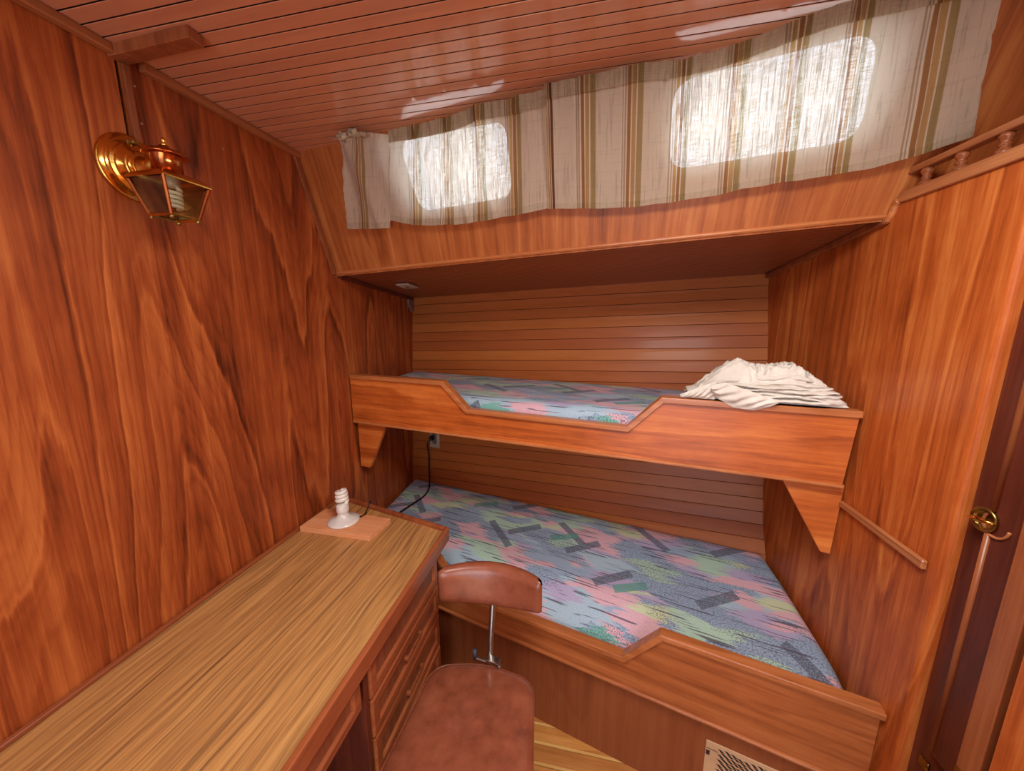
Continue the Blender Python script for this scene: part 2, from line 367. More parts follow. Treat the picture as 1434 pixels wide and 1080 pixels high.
def tube(pts, r, n=8, flat=None):
    pts = [Vector(p) for p in pts]; V, F = [], []; m = len(pts); nrm = None
    for j, p in enumerate(pts):
        d = (pts[min(j + 1, m - 1)] - pts[max(j - 1, 0)]).normalized()
        if nrm is None: nrm = d.orthogonal().normalized()
        nrm = (nrm - d * nrm.dot(d)).normalized(); b = d.cross(nrm)
        rr = r[j] if isinstance(r, (list, tuple)) else r
        for i in range(n):
            t = 2 * math.pi * i / n; V.append(p + (nrm * math.cos(t) + b * math.sin(t)) * rr)
    for j in range(m - 1):
        for i in range(n): F.append((j * n + i, j * n + (i + 1) % n, (j + 1) * n + (i + 1) % n, (j + 1) * n + i))
    F.append(tuple(range(n))); F.append(tuple(range((m - 1) * n, m * n)))
    return V, F
def spline(pts, k=8):
    P = [Vector(p) for p in pts]; out = []
    for i in range(len(P) - 1):
        p0, p1, p2, p3 = P[max(i - 1, 0)], P[i], P[i + 1], P[min(i + 2, len(P) - 1)]
        for j in range(k):
            t = j / k
            out.append(.5 * ((2 * p1) + (p2 - p0) * t + (2 * p0 - 5 * p1 + 4 * p2 - p3) * t * t + (3 * p1 - p0 - 3 * p2 + p3) * t ** 3))
    out.append(P[-1]); return out
def lerp(a, b, t): return a + (b - a) * t
def interp(tab, x):
    if x <= tab[0][0]: return tab[0][1]
    for (x0, y0), (x1, y1) in zip(tab, tab[1:]):
        if x <= x1: return lerp(y0, y1, (x - x0) / (x1 - x0))
    return tab[-1][1]
XL, XR = -1.015, .742

# ================================================================== the setting
# --- left bulkhead: near sheet proud, dark seam with a batten edge, far sheet
wl_ = struct(obj('wall_left', *box(XL - .05, XL - .008, -1.62, 2.2, 0, 2.2), M['gap']), 'reddish brown varnished plywood bulkhead on the left')
obj('panel', *prism([(XL - .008, -1.62, 0), (XL - .008, 2.2, 0), (XL - .008, 2.2, 1.835), (XL - .008, .712, 1.835), (XL - .008, .712, 2.10), (XL - .008, -1.62, 2.10)], (.008, 0, 0)), M['wall'], wl_)
obj('panel', *box(XL - .008, XL, .7205, 2.2, 1.8352, 2.10), M['wall'], wl_)
# --- right bulkhead: side panel of the locker, reaching up to the fiddle shelf
poly = [(XR, .850, 0), (XR, 2.05, 0), (XR, 2.05, 1.64), (XR, 1.781, 1.681), (XR, 1.153, 1.753), (XR, 1.127, 1.785), (XR, .850, 1.785)]
wr = struct(obj('wall_right', *prism(poly, (.028, 0, 0)), M['wall_r']), 'orange brown varnished locker bulkhead on the right')
rv, rf = [], []
arc = [(XR + .014 - .014 * math.cos(t), .852 - .014 * math.sin(t)) for t in [i * math.pi / 2 / 6 for i in range(7)]]
pl = [(x, y, 0) for x, y in arc] + [(XR + .028, .838, 0), (XR + .028, .852, 0)]
obj('corner_stile', *prism(pl, (0, 0, 1.785)), M['wall_r'], wr)
# locker shelf behind the fiddle and the locker front beyond the corner
struct(obj('trim_1', *box(XR + .002, 1.45, -.2, 1.13, 1.770, 1.790), M['trim_y'], bevel=.001), 'wooden shelf top behind the small railing')
ff = struct(obj('wall_front', *box(.764, .80, .10, .845, 0, 1.775), M['door']), 'dark red framing beside the right panel')
# --- floor
fl = struct(obj('floor', *box(-1.1, 1.5, -1.65, 2.2, -.05, -.012), M['gap']), 'golden teak strip cabin sole')
y = 1.30; k = 0
while y > .2:
    obj('plank', *box(-.60, 1.0, y - .052, y - .001, -.012, 0), M['floor'], fl, bevel=.0008)
    obj('light_strip', *box(-.60, 1.0, y - .0615, y - .053, -.012, .0002), M['floor_light'], fl)
    y -= .0625
obj('sole_board', *box(-.60, 1.0, -1.6, y, -.012, 0), M['floor'], fl)
# --- ceiling with separate planks
def cz(x, y): return 2.066 + .0411 * (x - XL)
cl = struct(obj('ceiling', *hexa([(-1.1, -1.65, cz(-1.1, 0) + .012), (1.5, -1.65, cz(1.5, 0) + .012), (1.5, .915, cz(1.5, 0) + .012), (-1.1, 1.248, cz(-1.1, 0) + .012)],
     [(-1.1, -1.65, cz(-1.1, 0) + .05), (1.5, -1.65, cz(1.5, 0) + .05), (1.5, .915, cz(1.5, 0) + .05), (-1.1, 1.248, cz(-1.1, 0) + .05)]), M['gap']), 'glossy planked wooden ceiling')
def ceil_plank(y0, y1, sk=.035):
    x0, x1 = XL - .01, min(1.45, XL + (1.236 - y0) / .165); g = .0016
    if x1 < XL + .05: return
    d = lambda x: sk * (x - XL)
    c = .0008
    lo = [(x0, y0 + g + c + d(x0), cz(x0, 0)), (x1, y0 + g + c + d(x1), cz(x1, 0)), (x1, y1 - g - c + d(x1), cz(x1, 0)), (x0, y1 - g - c + d(x0), cz(x0, 0))]
    md = [(x0, y0 + g + d(x0), cz(x0, 0) + c), (x1, y0 + g + d(x1), cz(x1, 0) + c), (x1, y1 - g + d(x1), cz(x1, 0) + c), (x0, y1 - g + d(x0), cz(x0, 0) + c)]
    hi = [(p[0], p[1], p[2] + .011) for p in md]
    V = [Vector(p) for p in lo + md + hi]
    F = [(0, 1, 2, 3), (8, 9, 10, 11)] + [(i, (i + 1) % 4, 4 + (i + 1) % 4, 4 + i) for i in range(4)] + [(4 + i, 4 + (i + 1) % 4, 8 + (i + 1) % 4, 8 + i) for i in range(4)]
    obj('plank', V, F, M['ceil'], cl, dark=lambda n: abs(n.y) > .8)
for k in range(-12, 18):
    ceil_plank(.787 + .0337 * k, .787 + .0337 * (k + 1))
obj('plank', *hexa([(XL, -1.6, cz(XL, 0)), (1.45, -1.6, cz(1.45, 0)), (1.45, .42, cz(1.45, 0)), (XL, .36, cz(XL, 0))],
    [(XL, -1.6, cz(XL, 0) + .012), (1.45, -1.6, cz(1.45, 0) + .012), (1.45, .42, cz(1.45, 0) + .012), (XL, .36, cz(XL, 0) + .012)]), M['ceil'], cl)
# ceiling/bulkhead cover strips
def strip(name, pts, w, h, mat, parent=None, wdir=(1, 0, 0), hdir=(0, 0, -1), label=None, bevel=.0015):
    """bar along a polyline; first point lies in the corner, w along wdir, h along hdir"""
    wd, hd = Vector(wdir) * w, Vector(hdir) * h; parts = []
    V = []; F = []
    for p in pts:
        p = Vector(p); V += [p, p + wd, p + wd + hd, p + hd]
    for j in range(len(pts) - 1):
        for i in range(4): F.append((4 * j + i, 4 * j + (i + 1) % 4, 4 * j + 4 + (i + 1) % 4, 4 * j + 4 + i))
    F.append((0, 1, 2, 3)); e = 4 * (len(pts) - 1); F.append((e, e + 1, e + 2, e + 3))
    o = obj(name, V, F, mat, parent, bevel=bevel)
    if parent is None: struct(o, label)
    return o
strip('trim_2', [(XL + .003, -1.6, 2.066), (XL + .003, .700, 2.066)], .018, .018, M['trim_y'], label='narrow wooden strip along the near top of the left wall')
strip('trim_3', [(XL, .758, 2.066), (XL, 1.225, 2.066)], .018, .018, M['trim_y'], label='narrow wooden strip along the far top of the left wall')
# hanging knee piece: upright batten at the seam and the short block it meets under the ceiling
ck = empty('ceiling_block', (XL, .715, 2.03), 'short wooden block under the ceiling where the left wall panels meet', 'block')
obj('cross_piece', *hexa([(XL, .700, 2.066), (-.80, .700, 2.074), (-.80, .733, 2.074), (XL, .733, 2.066)], [(XL, .700, 2.044), (-.80, .700, 2.052), (-.80, .733, 2.052), (XL, .733, 2.044)]), M['trim_z'], ck, bevel=.0015)
obj('upright_batten', *box(XL + .0005, XL + .011, .7205, .733, 1.86, 2.044), M['trim_z'], ck, bevel=.0012)
# --- window wall (cabin side), leaning in towards the top, with two rounded openings
A0 = Vector((XL, 1.382, 1.678)); B0 = Vector((XR, 1.153, 1.753)); T0 = Vector((XL, 1.226, 2.064))
ex = (B0 - A0).normalized(); nw = (T0 - A0).cross(B0 - A0).normalized()
if nw.y > 0: nw = -nw
ez = ex.cross(nw); ez = ez if ez.z > 0 else -ez
nin = nw                                    # towards the cabin
def cw(p): p = Vector(p) - A0; return p.dot(ex), p.dot(ez)
def cp(u, v, o=0.0): return A0 + ex * u + ez * v + nin * o
w1 = [cw(p) for p in [(-.632, 1.183, 2.056), (-.249, 1.142, 2.060), (-.243, 1.216, 1.872), (-.60, 1.259, 1.852)]]
w2 = [cw(p) for p in [(.188, 1.083, 2.078), (.604, 1.031, 2.105), (.635, 1.101, 1.912), (.203, 1.157, 1.893)]]
def rounded(q, r, n=6):
    out = []
    for i in range(4):
        p, a, b = Vector(q[i]), Vector(q[i - 1]), Vector(q[(i + 1) % 4])
        da, db = (a - p).normalized(), (b - p).normalized(); s, e = p + da * r, p + db * r
        for j in range(n + 1):
            t = j / n; out.append((1 - t) ** 2 * s + 2 * t * (1 - t) * p + t * t * e)
    return out
R1, R2 = rounded(w1, .05), rounded(w2, .055)
outer = [Vector((-.03, -.012)), Vector((2.35, -.012)), Vector((2.35, .50)), Vector((-.03, .50))]
def sheet_with_holes(loops, th):
    cu = bpy.data.curves.new('tmp', 'CURVE'); cu.dimensions = '2D'; cu.fill_mode = 'BOTH'; cu.extrude = th / 2
    for lp in loops:
        s = cu.splines.new('POLY'); s.points.add(len(lp) - 1); s.use_cyclic_u = True
        for p, q in zip(s.points, lp): p.co = (q[0], q[1], 0, 1)
    o = bpy.data.objects.new('tmp', cu); COL.objects.link(o)
    me = o.to_mesh(); V = [v.co.copy() for v in me.vertices]; F = [tuple(p.vertices) for p in me.polygons]
    o.to_mesh_clear(); bpy.data.objects.remove(o); bpy.data.curves.remove(cu); return V, F
V, F = sheet_with_holes([outer, R1, R2], .03)
ww = struct(obj('wall_back', [cp(v.x, v.y, v.z - .015) for v in V], F, M['coach']), 'inward leaning varnished window wall')
for i, (rr, q) in enumerate(((R1, w1), (R2, w2))):
    c = sum((Vector(p) for p in rr), Vector((0, 0))) / len(rr)
    grow = lambda s: [c + (Vector(p) - c) * s for p in rr]
    wv = [cp(p.x, p.y, -.031) for p in grow(1.10)] + [cp(p.x, p.y, -.031) for p in grow(.985)] + [cp(p.x, p.y, -.040) for p in grow(1.10)] + [cp(p.x, p.y, -.040) for p in grow(.985)]
    n = len(rr); ff_ = []
    for j in range(n):
        k = (j + 1) % n
        ff_ += [(j, k, n + k, n + j), (2 * n + j, 2 * n + k, 3 * n + k, 3 * n + j), (j, k, 2 * n + k, 2 * n + j), (n + j, n + k, 3 * n + k, 3 * n + j)]
    fo = struct(obj('window_%d' % (i + 1), wv, ff_, M['grey_plate'], origin=cp(c.x, c.y, -.035)), ['left', 'right'][i] + ' fixed cabin window with rounded corners')
    obj('pane', *prism([cp(p.x, p.y, -.033) for p in grow(1.02)], -nin * .004), M['glass'], fo)
# --- soffit under the side deck: backing plus narrow strips
sA, sB, sC, sD = Vector((XL, 1.382, 1.678)), Vector((XR, 1.153, 1.753)), Vector((XR, 1.781, 1.681)), Vector((XL, 2.062, 1.613))
def sp_(u, v, up=0): return sA.lerp(sB, u).lerp(sD.lerp(sC, u), v) + Vector((0, 0, up))
so = struct(obj('trim_4', *hexa([sp_(0, 0, .006), sp_(1, 0, .006), sp_(1, 1.04, .006), sp_(0, 1.04, .006)], [sp_(0, 0, .03), sp_(1, 0, .03), sp_(1, 1.04, .03), sp_(0, 1.04, .03)]), M['gap']), 'low planked deckhead over the bunks')
parts = []; NS = 25
for k in range(NS):
    v0, v1 = k / NS + .0009, (k + 1) / NS - .0009; e = .0012
    lo = [sp_(0, v0 + e * .5, 0), sp_(1, v0 + e * .5, 0), sp_(1, v1 - e * .5, 0), sp_(0, v1 - e * .5, 0)]
    hi = [sp_(0, v0, .008), sp_(1, v0, .008), sp_(1, v1, .008), sp_(0, v1, .008)]
    parts.append(hexa(lo, hi))
obj('planking', *merge(parts), M['soffit'], so, stuff=True, dark=lambda n: abs(n.z) < .3)
# white side deck outside, above the bunks
dA, dB = A0 + Vector((-.12, .05, .055)), A0 + (B0 - A0) * 1.42 + Vector((0, .05, .055))
dq = [dA, dB, dB + Vector((0, .75, 0)), dA + Vector((0, .75, 0))]
M['gelcoat'] = simple('white_gelcoat', (226, 226, 222), .5, 0, 40, .03)
struct(obj('trim_10', *hexa(dq, [p + Vector((0, 0, .02)) for p in dq]), M['gelcoat']), 'white side deck outside the windows')
# nosing along the lower edge of the window wall
strip('trim_5', [sA + Vector((0, -.006, .006)), sB + Vector((0, -.006, .006))], .016, .012, M['trim'], wdir=(0, 1, 0), label='rounded nosing along the foot of the window wall', bevel=.004)
# trims on the left wall (up the window wall, along the soffit) and on the right wall
strip('trim_6', [A0 + Vector((.001, -.004, -.004)), T0 + Vector((.001, -.004, 0))], .008, .022, M['trim_z'], wdir=(1, 0, 0), hdir=(0, -1, -.2), label='wooden strip on the left wall along the window wall')
strip('trim_7', [sA + Vector((.001, .01, -.001)), sD + Vector((.001, -.01, -.001))], .012, .016, M['door'], wdir=(1, 0, 0), label='dark strip under the deckhead on the left wall')
strip('trim_8', [sB + Vector((-.001, .0, -.001)), sC + Vector((-.001, -.01, -.001))], .014, .018, M['trim_z'], wdir=(-1, 0, 0), label='wooden strip under the deckhead on the right wall')
V, F = tube(spline([(XR - .004, 1.158, 1.742), (XR - .004, 1.146, 1.757), (XR - .004, 1.138, 1.775), (XR - .004, 1.129, 1.782)], 5), .009, 8)
struct(obj('trim_9', V, F, M['trim'], smooth=True), 'short curved corner piece below the little railing')
# small pale reed plate on the soffit
pc = sp_(.1, .42)
us = (sB - sA).normalized(); vsn = (sD - sA).normalized()
pt = empty('switch_plate', tuple(pc), 'small pale plate on the low deckhead near the left wall', 'plate')
obj('plate', *obox(Vector((-.843, 1.66, 1.648)), us * .036, vsn * .05, (0, 0, .003)), M['ivory'], pt, bevel=.0015)
obj('rocker', *obox(Vector((-.843, 1.66, 1.6445)), us * .008, vsn * .014, (0, 0, .003)), M['grey_plate'], pt, bevel=.001)
cb = tag(obj('corner_bracket', *prism([(XL + .002, 2.030, 1.598), (XL + .002, 2.030, 1.53), (XL + .002, 1.985, 1.575), (XL + .002, 1.985, 1.604)], (.012, 0, 0)), M['grey_plate'], bevel=.001),
    'small grey bracket in the top corner above the upper bunk', 'bracket')
# --- hull side planking behind the bunks
Ly = [(.30, 1.925), (.484, 1.94), (.804, 1.977), (1.199, 2.013), (1.613, 2.062)]
Ry = [(.30, 1.43), (.45, 1.475), (.563, 1.507), (.65, 1.552), (.803, 1.593), (1.28, 1.681), (1.681, 1.781)]
hb = []
hv = [(XL - .02, interp(Ly, z) + .012 + .004, z) for z in (.3, .8, 1.2, 1.66)] + [(XR + .02, interp(Ry, z) + .012 + .0, z) for z in (.3, .8, 1.2, 1.72)]
hv += [(x, y + .03, z) for x, y, z in hv]
hull = struct(obj('wall_hull', hv, [(0, 1, 5, 4), (1, 2, 6, 5), (2, 3, 7, 6), (8, 9, 13, 12), (9, 10, 14, 13), (10, 11, 15, 14), (3, 7, 15, 11), (0, 4, 12, 8), (0, 1, 9, 8), (1, 2, 10, 9), (2, 3, 11, 10), (4, 5, 13, 12), (5, 6, 14, 13), (6, 7, 15, 14)], M['gap']), 'curved planked hull side behind the bunks')
def hull_plank(zl0, zl1, zr0, zr1, proud=0.0):
    g = .0009; c = .0007
    q = []
    for (x, tab, za, zb) in ((XL, Ly, zl0, zl1), (XR, Ry, zr0, zr1)):
        q.append([(x, interp(tab, za) - proud, za + g + c), (x, interp(tab, zb) - proud, zb - g - c), (x, interp(tab, za) + c - proud, za + g), (x, interp(tab, zb) + c - proud, zb - g), (x, interp(tab, za) + .011, za + g), (x, interp(tab, zb) + .011, zb - g)])
    V = [Vector(p) for p in q[0] + q[1]]
    F = [(0, 1, 7, 6), (0, 2, 8, 6), (1, 3, 9, 7), (2, 4, 10, 8), (3, 5, 11, 9), (4, 5, 11, 10), (0, 1, 3, 2), (2, 3, 5, 4), (6, 7, 9, 8), (8, 9, 11, 10)]
    obj('plank', V, F, M['hull'], hull, dark=lambda n: abs(n.z) > .85)
hull_plank(1.572, 1.618, 1.634, 1.688, .004)
for k in range(0, 23):
    hull_plank(1.572 - .0535 * (k + 1), 1.572 - .0535 * k, 1.634 - .0513 * (k + 1), 1.634 - .0513 * k)
# --- cabin end behind the camera, with an open doorway, and the outer side over the locker
be = struct(obj('wall_rear', *merge([box(-1.05, -.75, -1.66, -1.62, 0, 2.2), box(.55, 1.5, -1.66, -1.62, 0, 2.2), box(-.75, .55, -1.66, -1.62, 2.02, 2.2)]), M['base']), 'cabin end bulkhead with a doorway')
struct(obj('wall_far_right', *box(1.45, 1.49, -1.65, 1.4, 0, 2.2), M['wall_r']), 'bulkhead beyond the locker top')

# --- right hand door (open leaf) next to the locker
d1 = struct(obj('door_1', *box(.735, .765, -.35, .690, .0, 1.72), M['door']), 'panelled door folded back along the right side')
obj('stile', *box(.698, .735, .655, .690, 0, 1.70), M['trim_z'], d1, bevel=.002)
obj('field_panel', *box(.692, .735, -.35, .640, 0, 1.70), M['wall_r'], d1, bevel=.003)
lp = obj('latch_plate', *obox((.6965, .680, .655), (.0015, 0, 0), (0, .007, 0), (0, 0, .034)), M['brass_dark'], d1, bevel=.001, bseg=2)
obj('screw', *lathe([(.003, 0), (.003, .0012), (.0015, .0016)], (.695, .680, .672), (-1, 0, 0), 10), M["screw"], lp)

# ================================================================== bunks
class Frame:
    def __init__(s, o, d):
        s.o = Vector(o); s.d = Vector(d).normalized(); s.n = Vector((s.d.y, -s.d.x, 0))      # n points into the cabin
    def p(s, u, z, o=0.0): return s.o + s.d * u + s.n * o + Vector((0, 0, z))
UB = Frame((XL, 1.411, 0), (.986, -.167, 0)); LB = Frame((-.137, 1.136, 0), (.965, -.261, 0))
def board(fr, top, bot, th, name, mat, parent, front=0.0):
    pts = [fr.p(u, z, front) for u, z in top] + [fr.p(u, z, front) for u, z in reversed(bot)]
    return obj(name, *prism(pts, -fr.n * th), mat, parent)
def cap(fr, path, w, h, name, mat, parent, ofs, bevel=.003):
    """mitred moulding that follows the notched top; ofs = front overhang, h drops below the path line"""
    P = [Vector((u, z)) for u, z in path]; V, F = [], []; n = len(P)
    for i, p in enumerate(P):
        d0 = (P[i] - P[i - 1]).normalized() if i else (P[1] - P[0]).normalized()
        d1 = (P[i + 1] - P[i]).normalized() if i < n - 1 else d0
        n0, n1 = Vector((d0.y, -d0.x)), Vector((d1.y, -d1.x)); m = (n0 + n1).normalized(); m = m / m.dot(n0)
        q = p + m * h
        V += [fr.p(p.x, p.y, ofs), fr.p(p.x, p.y, ofs - w), fr.p(q.x, q.y, ofs - w), fr.p(q.x, q.y, ofs)]
    for j in range(n - 1):
        for i in range(4): F.append((4 * j + i, 4 * j + (i + 1) % 4, 4 * j + 4 + (i + 1) % 4, 4 * j + 4 + i))
    F += [(0, 1, 2, 3), (4 * n - 4, 4 * n - 3, 4 * n - 2, 4 * n - 1)]
    return obj(name, V, F, mat, parent, bevel=bevel, bseg=2)
# upper bunk
ub = empty('upper_bunk', tuple(UB.p(.9, 1.05)), 'upper bunk with notched wooden lee board between the side walls', 'bunk')
upath = [(.012, 1.258), (.478, 1.258), (.585, 1.155), (1.172, 1.148), (1.272, 1.255), (1.771, 1.255)]
board(UB, [(.006, 1.245)] + [(u, z - .008) for u, z in upath[1:-1]] + [(1.768, 1.245)], [(.006, 1.05), (1.756, 1.042)], .022, 'lee_board', M['board'], ub)
cap(UB, upath, .036, .019, 'cap_rail', M['trim'], ub, .010)
a, b = UB.p(.006, 1.050, .006), UB.p(1.760, 1.042, .006)
V, F = hexa([a, b, b + Vector((0, 0, -.011)), a + Vector((0, 0, -.011))], [p - UB.n * .03 for p in (a, b, b + Vector((0, 0, -.011)), a + Vector((0, 0, -.011)))])
obj('lower_bead', V, F, M['trim'], ub, bevel=.0035, bseg=2)
obj('bunk_deck', [UB.p(.003, 1.045, -.03), UB.p(1.765, 1.045, -.03), (XR - .003, 1.64, 1.045), (XL + .003, 1.985, 1.045), UB.p(.003, 1.06, -.03), UB.p(1.765, 1.06, -.03), (XR - .003, 1.64, 1.06), (XL + .003, 1.985, 1.06)],
    [(0, 1, 2, 3), (4, 5, 6, 7), (0, 1, 5, 4), (1, 2, 6, 5), (2, 3, 7, 6), (3, 0, 4, 7)], M['base'], ub)
obj('gusset', *prism([UB.p(.006, 1.040, -.024), UB.p(.165, 1.040, -.024), UB.p(.058, .822, -.024), UB.p(.006, .822, -.024)], -UB.n * .018), M['board'], ub, bevel=.001)
obj('gusset', *prism([UB.p(1.620, 1.032, -.024), UB.p(1.772, 1.032, -.024), UB.p(1.766, .812, -.024), UB.p(1.742, .814, -.024)], -UB.n * .018), M['board'], ub, bevel=.001)
def mattress(name, fr, u0, u1, ytop, yfrontz, back, nx, ny, zf, thick, mat, label, u0b=None, pucker=0.0, ofs=-.036, zbot=1.062):
    """cushion: rows run from the front edge (behind the board) to the hull"""
    V, F = [], []
    cols = nx + 1
    for j in range(ny + 1):
        t = j / ny
        for i in range(cols):
            s = i / nx
            f = fr.p(lerp(u0, u1, s), 0, ofs); bx = lerp(XL + .006, XR - .006, s); b = Vector((bx, back(s), 0))
            tt = t
            p = f.lerp(b, tt)
            p.z = zf(s, t, (b - f).length * tt)
            rim = min(s, 1 - s) * 1.75
            p.z -= .022 * max(0, 1 - rim / .03) ** 2
            p.z += .0025 * noise.noise(p * 7) + .001 * noise.noise(p * 25)
            V.append(p)
    n0 = len(V)
    for j in range(ny):
        for i in range(nx): F.append((j * cols + i, j * cols + i + 1, (j + 1) * cols + i + 1, (j + 1) * cols + i))
    # side skirt with puckers
    ring = [i for i in range(cols)] + [j * cols + nx for j in range(1, ny + 1)] + [ny * cols + i for i in range(nx - 1, -1, -1)] + [j * cols for j in range(ny - 1, 0, -1)]
    prev = ring; L = len(ring); lev = 4
    for q in range(1, lev + 1):
        cur = []
        for r, idx in enumerate(ring):
            p = V[idx].copy(); k = q / lev; p.z = lerp(p.z, zbot, k)
            wob = pucker * math.sin(r * 2.1 + 3 * noise.noise(V[idx] * 9)) * math.sin(math.pi * min(1, k * 1.2))
            if r < cols: p += fr.n * (.006 * math.sin(math.pi * k) + wob)
            cur.append(len(V)); V.append(p)
        for r in range(L): F.append((prev[r], prev[(r + 1) % L], cur[(r + 1) % L], cur[r]))
        prev = cur
    F.append(tuple(prev))
    o = obj(name, V, F, mat, None, smooth=True, origin=tuple(fr.p((u0 + u1) / 2, zf(.5, .5, .2) - thick)))
    return tag(o, label, 'mattress')
def zu(s, t, d): return 1.190 - .030 * max(0, 1 - d / .05) ** 2 - .004 * max(0, 1 - (1 - t) / .1) - .006 * s
mattress('mattress', UB, .012, 1.755, 0, 0, lambda s: lerp(2.008, 1.655, s), 150, 36, zu, .125, M['mat_up'], 'thin blue and pink patterned mattress on the upper bunk', pucker=.0035, ofs=-.038)
mx = cap
# lower bunk
lb = empty('lower_bunk', tuple(LB.p(.2, 0)), 'lower bunk with notched front board above a plain plywood base', 'bunk')
ul = -.905
lpath = [(ul, .563), (-.440, .563), (-.330, .437), (.301, .437), (.405, .565), (.912, .565)]
board(LB, [(ul, .55)] + [(u, z - .008) for u, z in lpath[1:-1]] + [(.905, .55)], [(ul, .325), (.905, .325)], .022, 'front_board', M['board2'], lb, .012)
cap(LB, lpath, .036, .019, 'cap_rail', M['trim'], lb, .022)
a, b = LB.p(ul, .329, .020), LB.p(.905, .329, .020)
V, F = hexa([a, b, b + Vector((0, 0, -.012)), a + Vector((0, 0, -.012))], [p - LB.n * .03 for p in (a, b, b + Vector((0, 0, -.012)), a + Vector((0, 0, -.012)))])
obj('lower_bead', V, F, M['trim'], lb, bevel=.004, bseg=2)
board(LB, [(ul, .33), (.905, .33)], [(ul, 0), (.905, 0)], .018, 'base_panel', M['base'], lb, 0)
obj('bunk_deck', [LB.p(ul, .40, -.03), LB.p(.88, .40, -.03), (XR - .003, 1.46, .40), (XL + .003, 1.93, .40), LB.p(ul, .415, -.03), LB.p(.88, .415, -.03), (XR - .003, 1.46, .415), (XL + .003, 1.93, .415)],
    [(0, 1, 2, 3), (4, 5, 6, 7), (0, 1, 5, 4), (1, 2, 6, 5), (2, 3, 7, 6), (3, 0, 4, 7)], M['base'], lb)
def zl(s, t, d):
    z = .532 + .03 * s * t - .0 * (1 - t)
    e = max(0, 1 - d / .15)
    return z - e ** 2 * (.105 - .03 * max(0, (s - .72) / .28)) - .02 * s * max(0, 1 - d / .4)
mattress('mattress', LB, -.890, .895, 0, 0, lambda s: lerp(1.935, 1.497, s), 150, 50, zl, .01 + .0, M['mat_low'], 'wide blue, pink and green patterned mattress on the lower bunk', ofs=-.016, zbot=.4165)
# ducting grille in the lower base
vg = empty('vent_grille', tuple(LB.p(.65, .16, .002)), 'cream air vent plate with dark diamond slots, low in the lower bunk base', 'vent')
v0, v1 = .556, .80
obj('plate', *prism([LB.p(v0, .249, 0), LB.p(v1, .251, 0), LB.p(v1, .06, 0), LB.p(v0, .058, 0)], LB.n * .004), M['cream'], vg, bevel=.001)
parts = []
for r in range(14):
    for c in range(13):
        u = .597 + c * .0165 + (r % 2) * .00825; z = .2315 - r * .0092 + .0035 * math.sin(c * 1.3)
        if u > v1 - .014: continue
        q = [(u - .0100, z + .0036), (u - .0015, z + .0038), (u + .0084, z - .0030), (u + .0005, z - .0044)]
        parts.append(prism([LB.p(a_, b_, .0041) for a_, b_ in q], LB.n * .0004))
obj('slots', *merge(parts), M['void'], vg, stuff=True)
obj('emblem', *prism([LB.p(.5585, .216, .004), LB.p(.568, .216, .004), LB.p(.568, .200, .004), LB.p(.5585, .200, .004)], LB.n * .0008), M['print'], vg)
parts = []
random.seed(3); u = .559
while u < .589:      # illegible tiny line of letters above the emblem
    w_ = random.choice([.0008, .0012, .0016]); hgt = random.choice([.0026, .0034, .0042])
    parts.append(prism([LB.p(u, .2215, .004), LB.p(u + w_, .2215, .004), LB.p(u + w_, .2215 + hgt, .004), LB.p(u, .2215 + hgt, .004)], LB.n * .0004)); u += w_ + .0007
obj('lettering', *merge(parts), M['print'], vg)

# small rail nailed across the right bulkhead
tag(obj('cleat_strip', *prism([(XR - .001, 1.140, .984), (XR - .001, .868, .984), (XR - .001, .868, .962), (XR - .001, 1.140, .966)], (-.012, 0, 0)), M['trim_y'], bevel=.003),
    'short horizontal wooden strip nailed to the right bulkhead beside the bunks', 'strip')

# ================================================================== fiddle rail over the locker
fr_ = empty('fiddle_rail', (XR, .9, 1.797), 'small spindle railing on top of the right locker', 'railing')
obj('base_rail', *prism([(XR - .008, 1.136, 1.776), (XR - .008, 1.118, 1.800), (XR - .008, .20, 1.798), (XR - .008, .20, 1.773), (XR - .008, 1.10, 1.775)], (.034, 0, 0)), M['trim_y'], fr_, bevel=.002)
obj('top_rail', *prism([(XR - .004, 1.122, 1.836), (XR - .004, 1.112, 1.851), (XR - .004, .20, 1.850), (XR - .004, .20, 1.835)], (.024, 0, 0)), M['trim_y'], fr_, bevel=.003, bseg=2)
prof = [(.0085, 0), (.0095, .002), (.0088, .006), (.0055, .011), (.0050, .0125), (.0068, .0145), (.0068, .016), (.0050, .018), (.0055, .022), (.0082, .027), (.0085, .030), (.0070, .032), (.0070, .034)]
for yy in (1.078, .997, .914, .832, .75, .668, .586, .504, .422, .34, .26):
    obj('spindle', *lathe([(r_ * 1.35, h_ * 1.10) for r_, h_ in prof], (XR + .007, yy, 1.7985), n=16), M['trim_z'], fr_, smooth=True)

# ================================================================== locker door and latch
ld = empty('locker_door', (.764, .60, .60), 'dark red lipped cupboard door right of the lit side panel', 'door')
arc = [(.764 + .0, .792), (.756, .791), (.750, .786), (.748, .780), (.748, .45), (.764, .45)]
V, F = prism([(x, y, .59) for x, y in arc], (0, 0, 1.12)); obj('leaf', V, F, M['door'], ld, bevel=.003, bseg=2)
obj('edge_highlight', *tube([(.7485, .783, .60), (.7485, .783, 1.105)], .0055, 10), M['trim_z'], ld, smooth=True)  # lighter strip along the leaf's moulded edge, its highlight put into the colour
obj('edge_highlight', *tube([(.7485, .783, 1.150), (.7485, .783, 1.70)], .0055, 10), M['trim_z'], ld, smooth=True)
lt = empty('door_latch', (.748, .785, 1.128), 'round brass turn latch on the cupboard door edge', 'latch')
obj('cup', *lathe([(.022, 0), (.0235, .003), (.0235, .006), (.019, .0075), (.017, .004), (.016, .001), (.0001, .0005)], (.7485, .792, 1.128), (-1, 0, 0), 32), M['brass_dark'], lt, smooth=True)
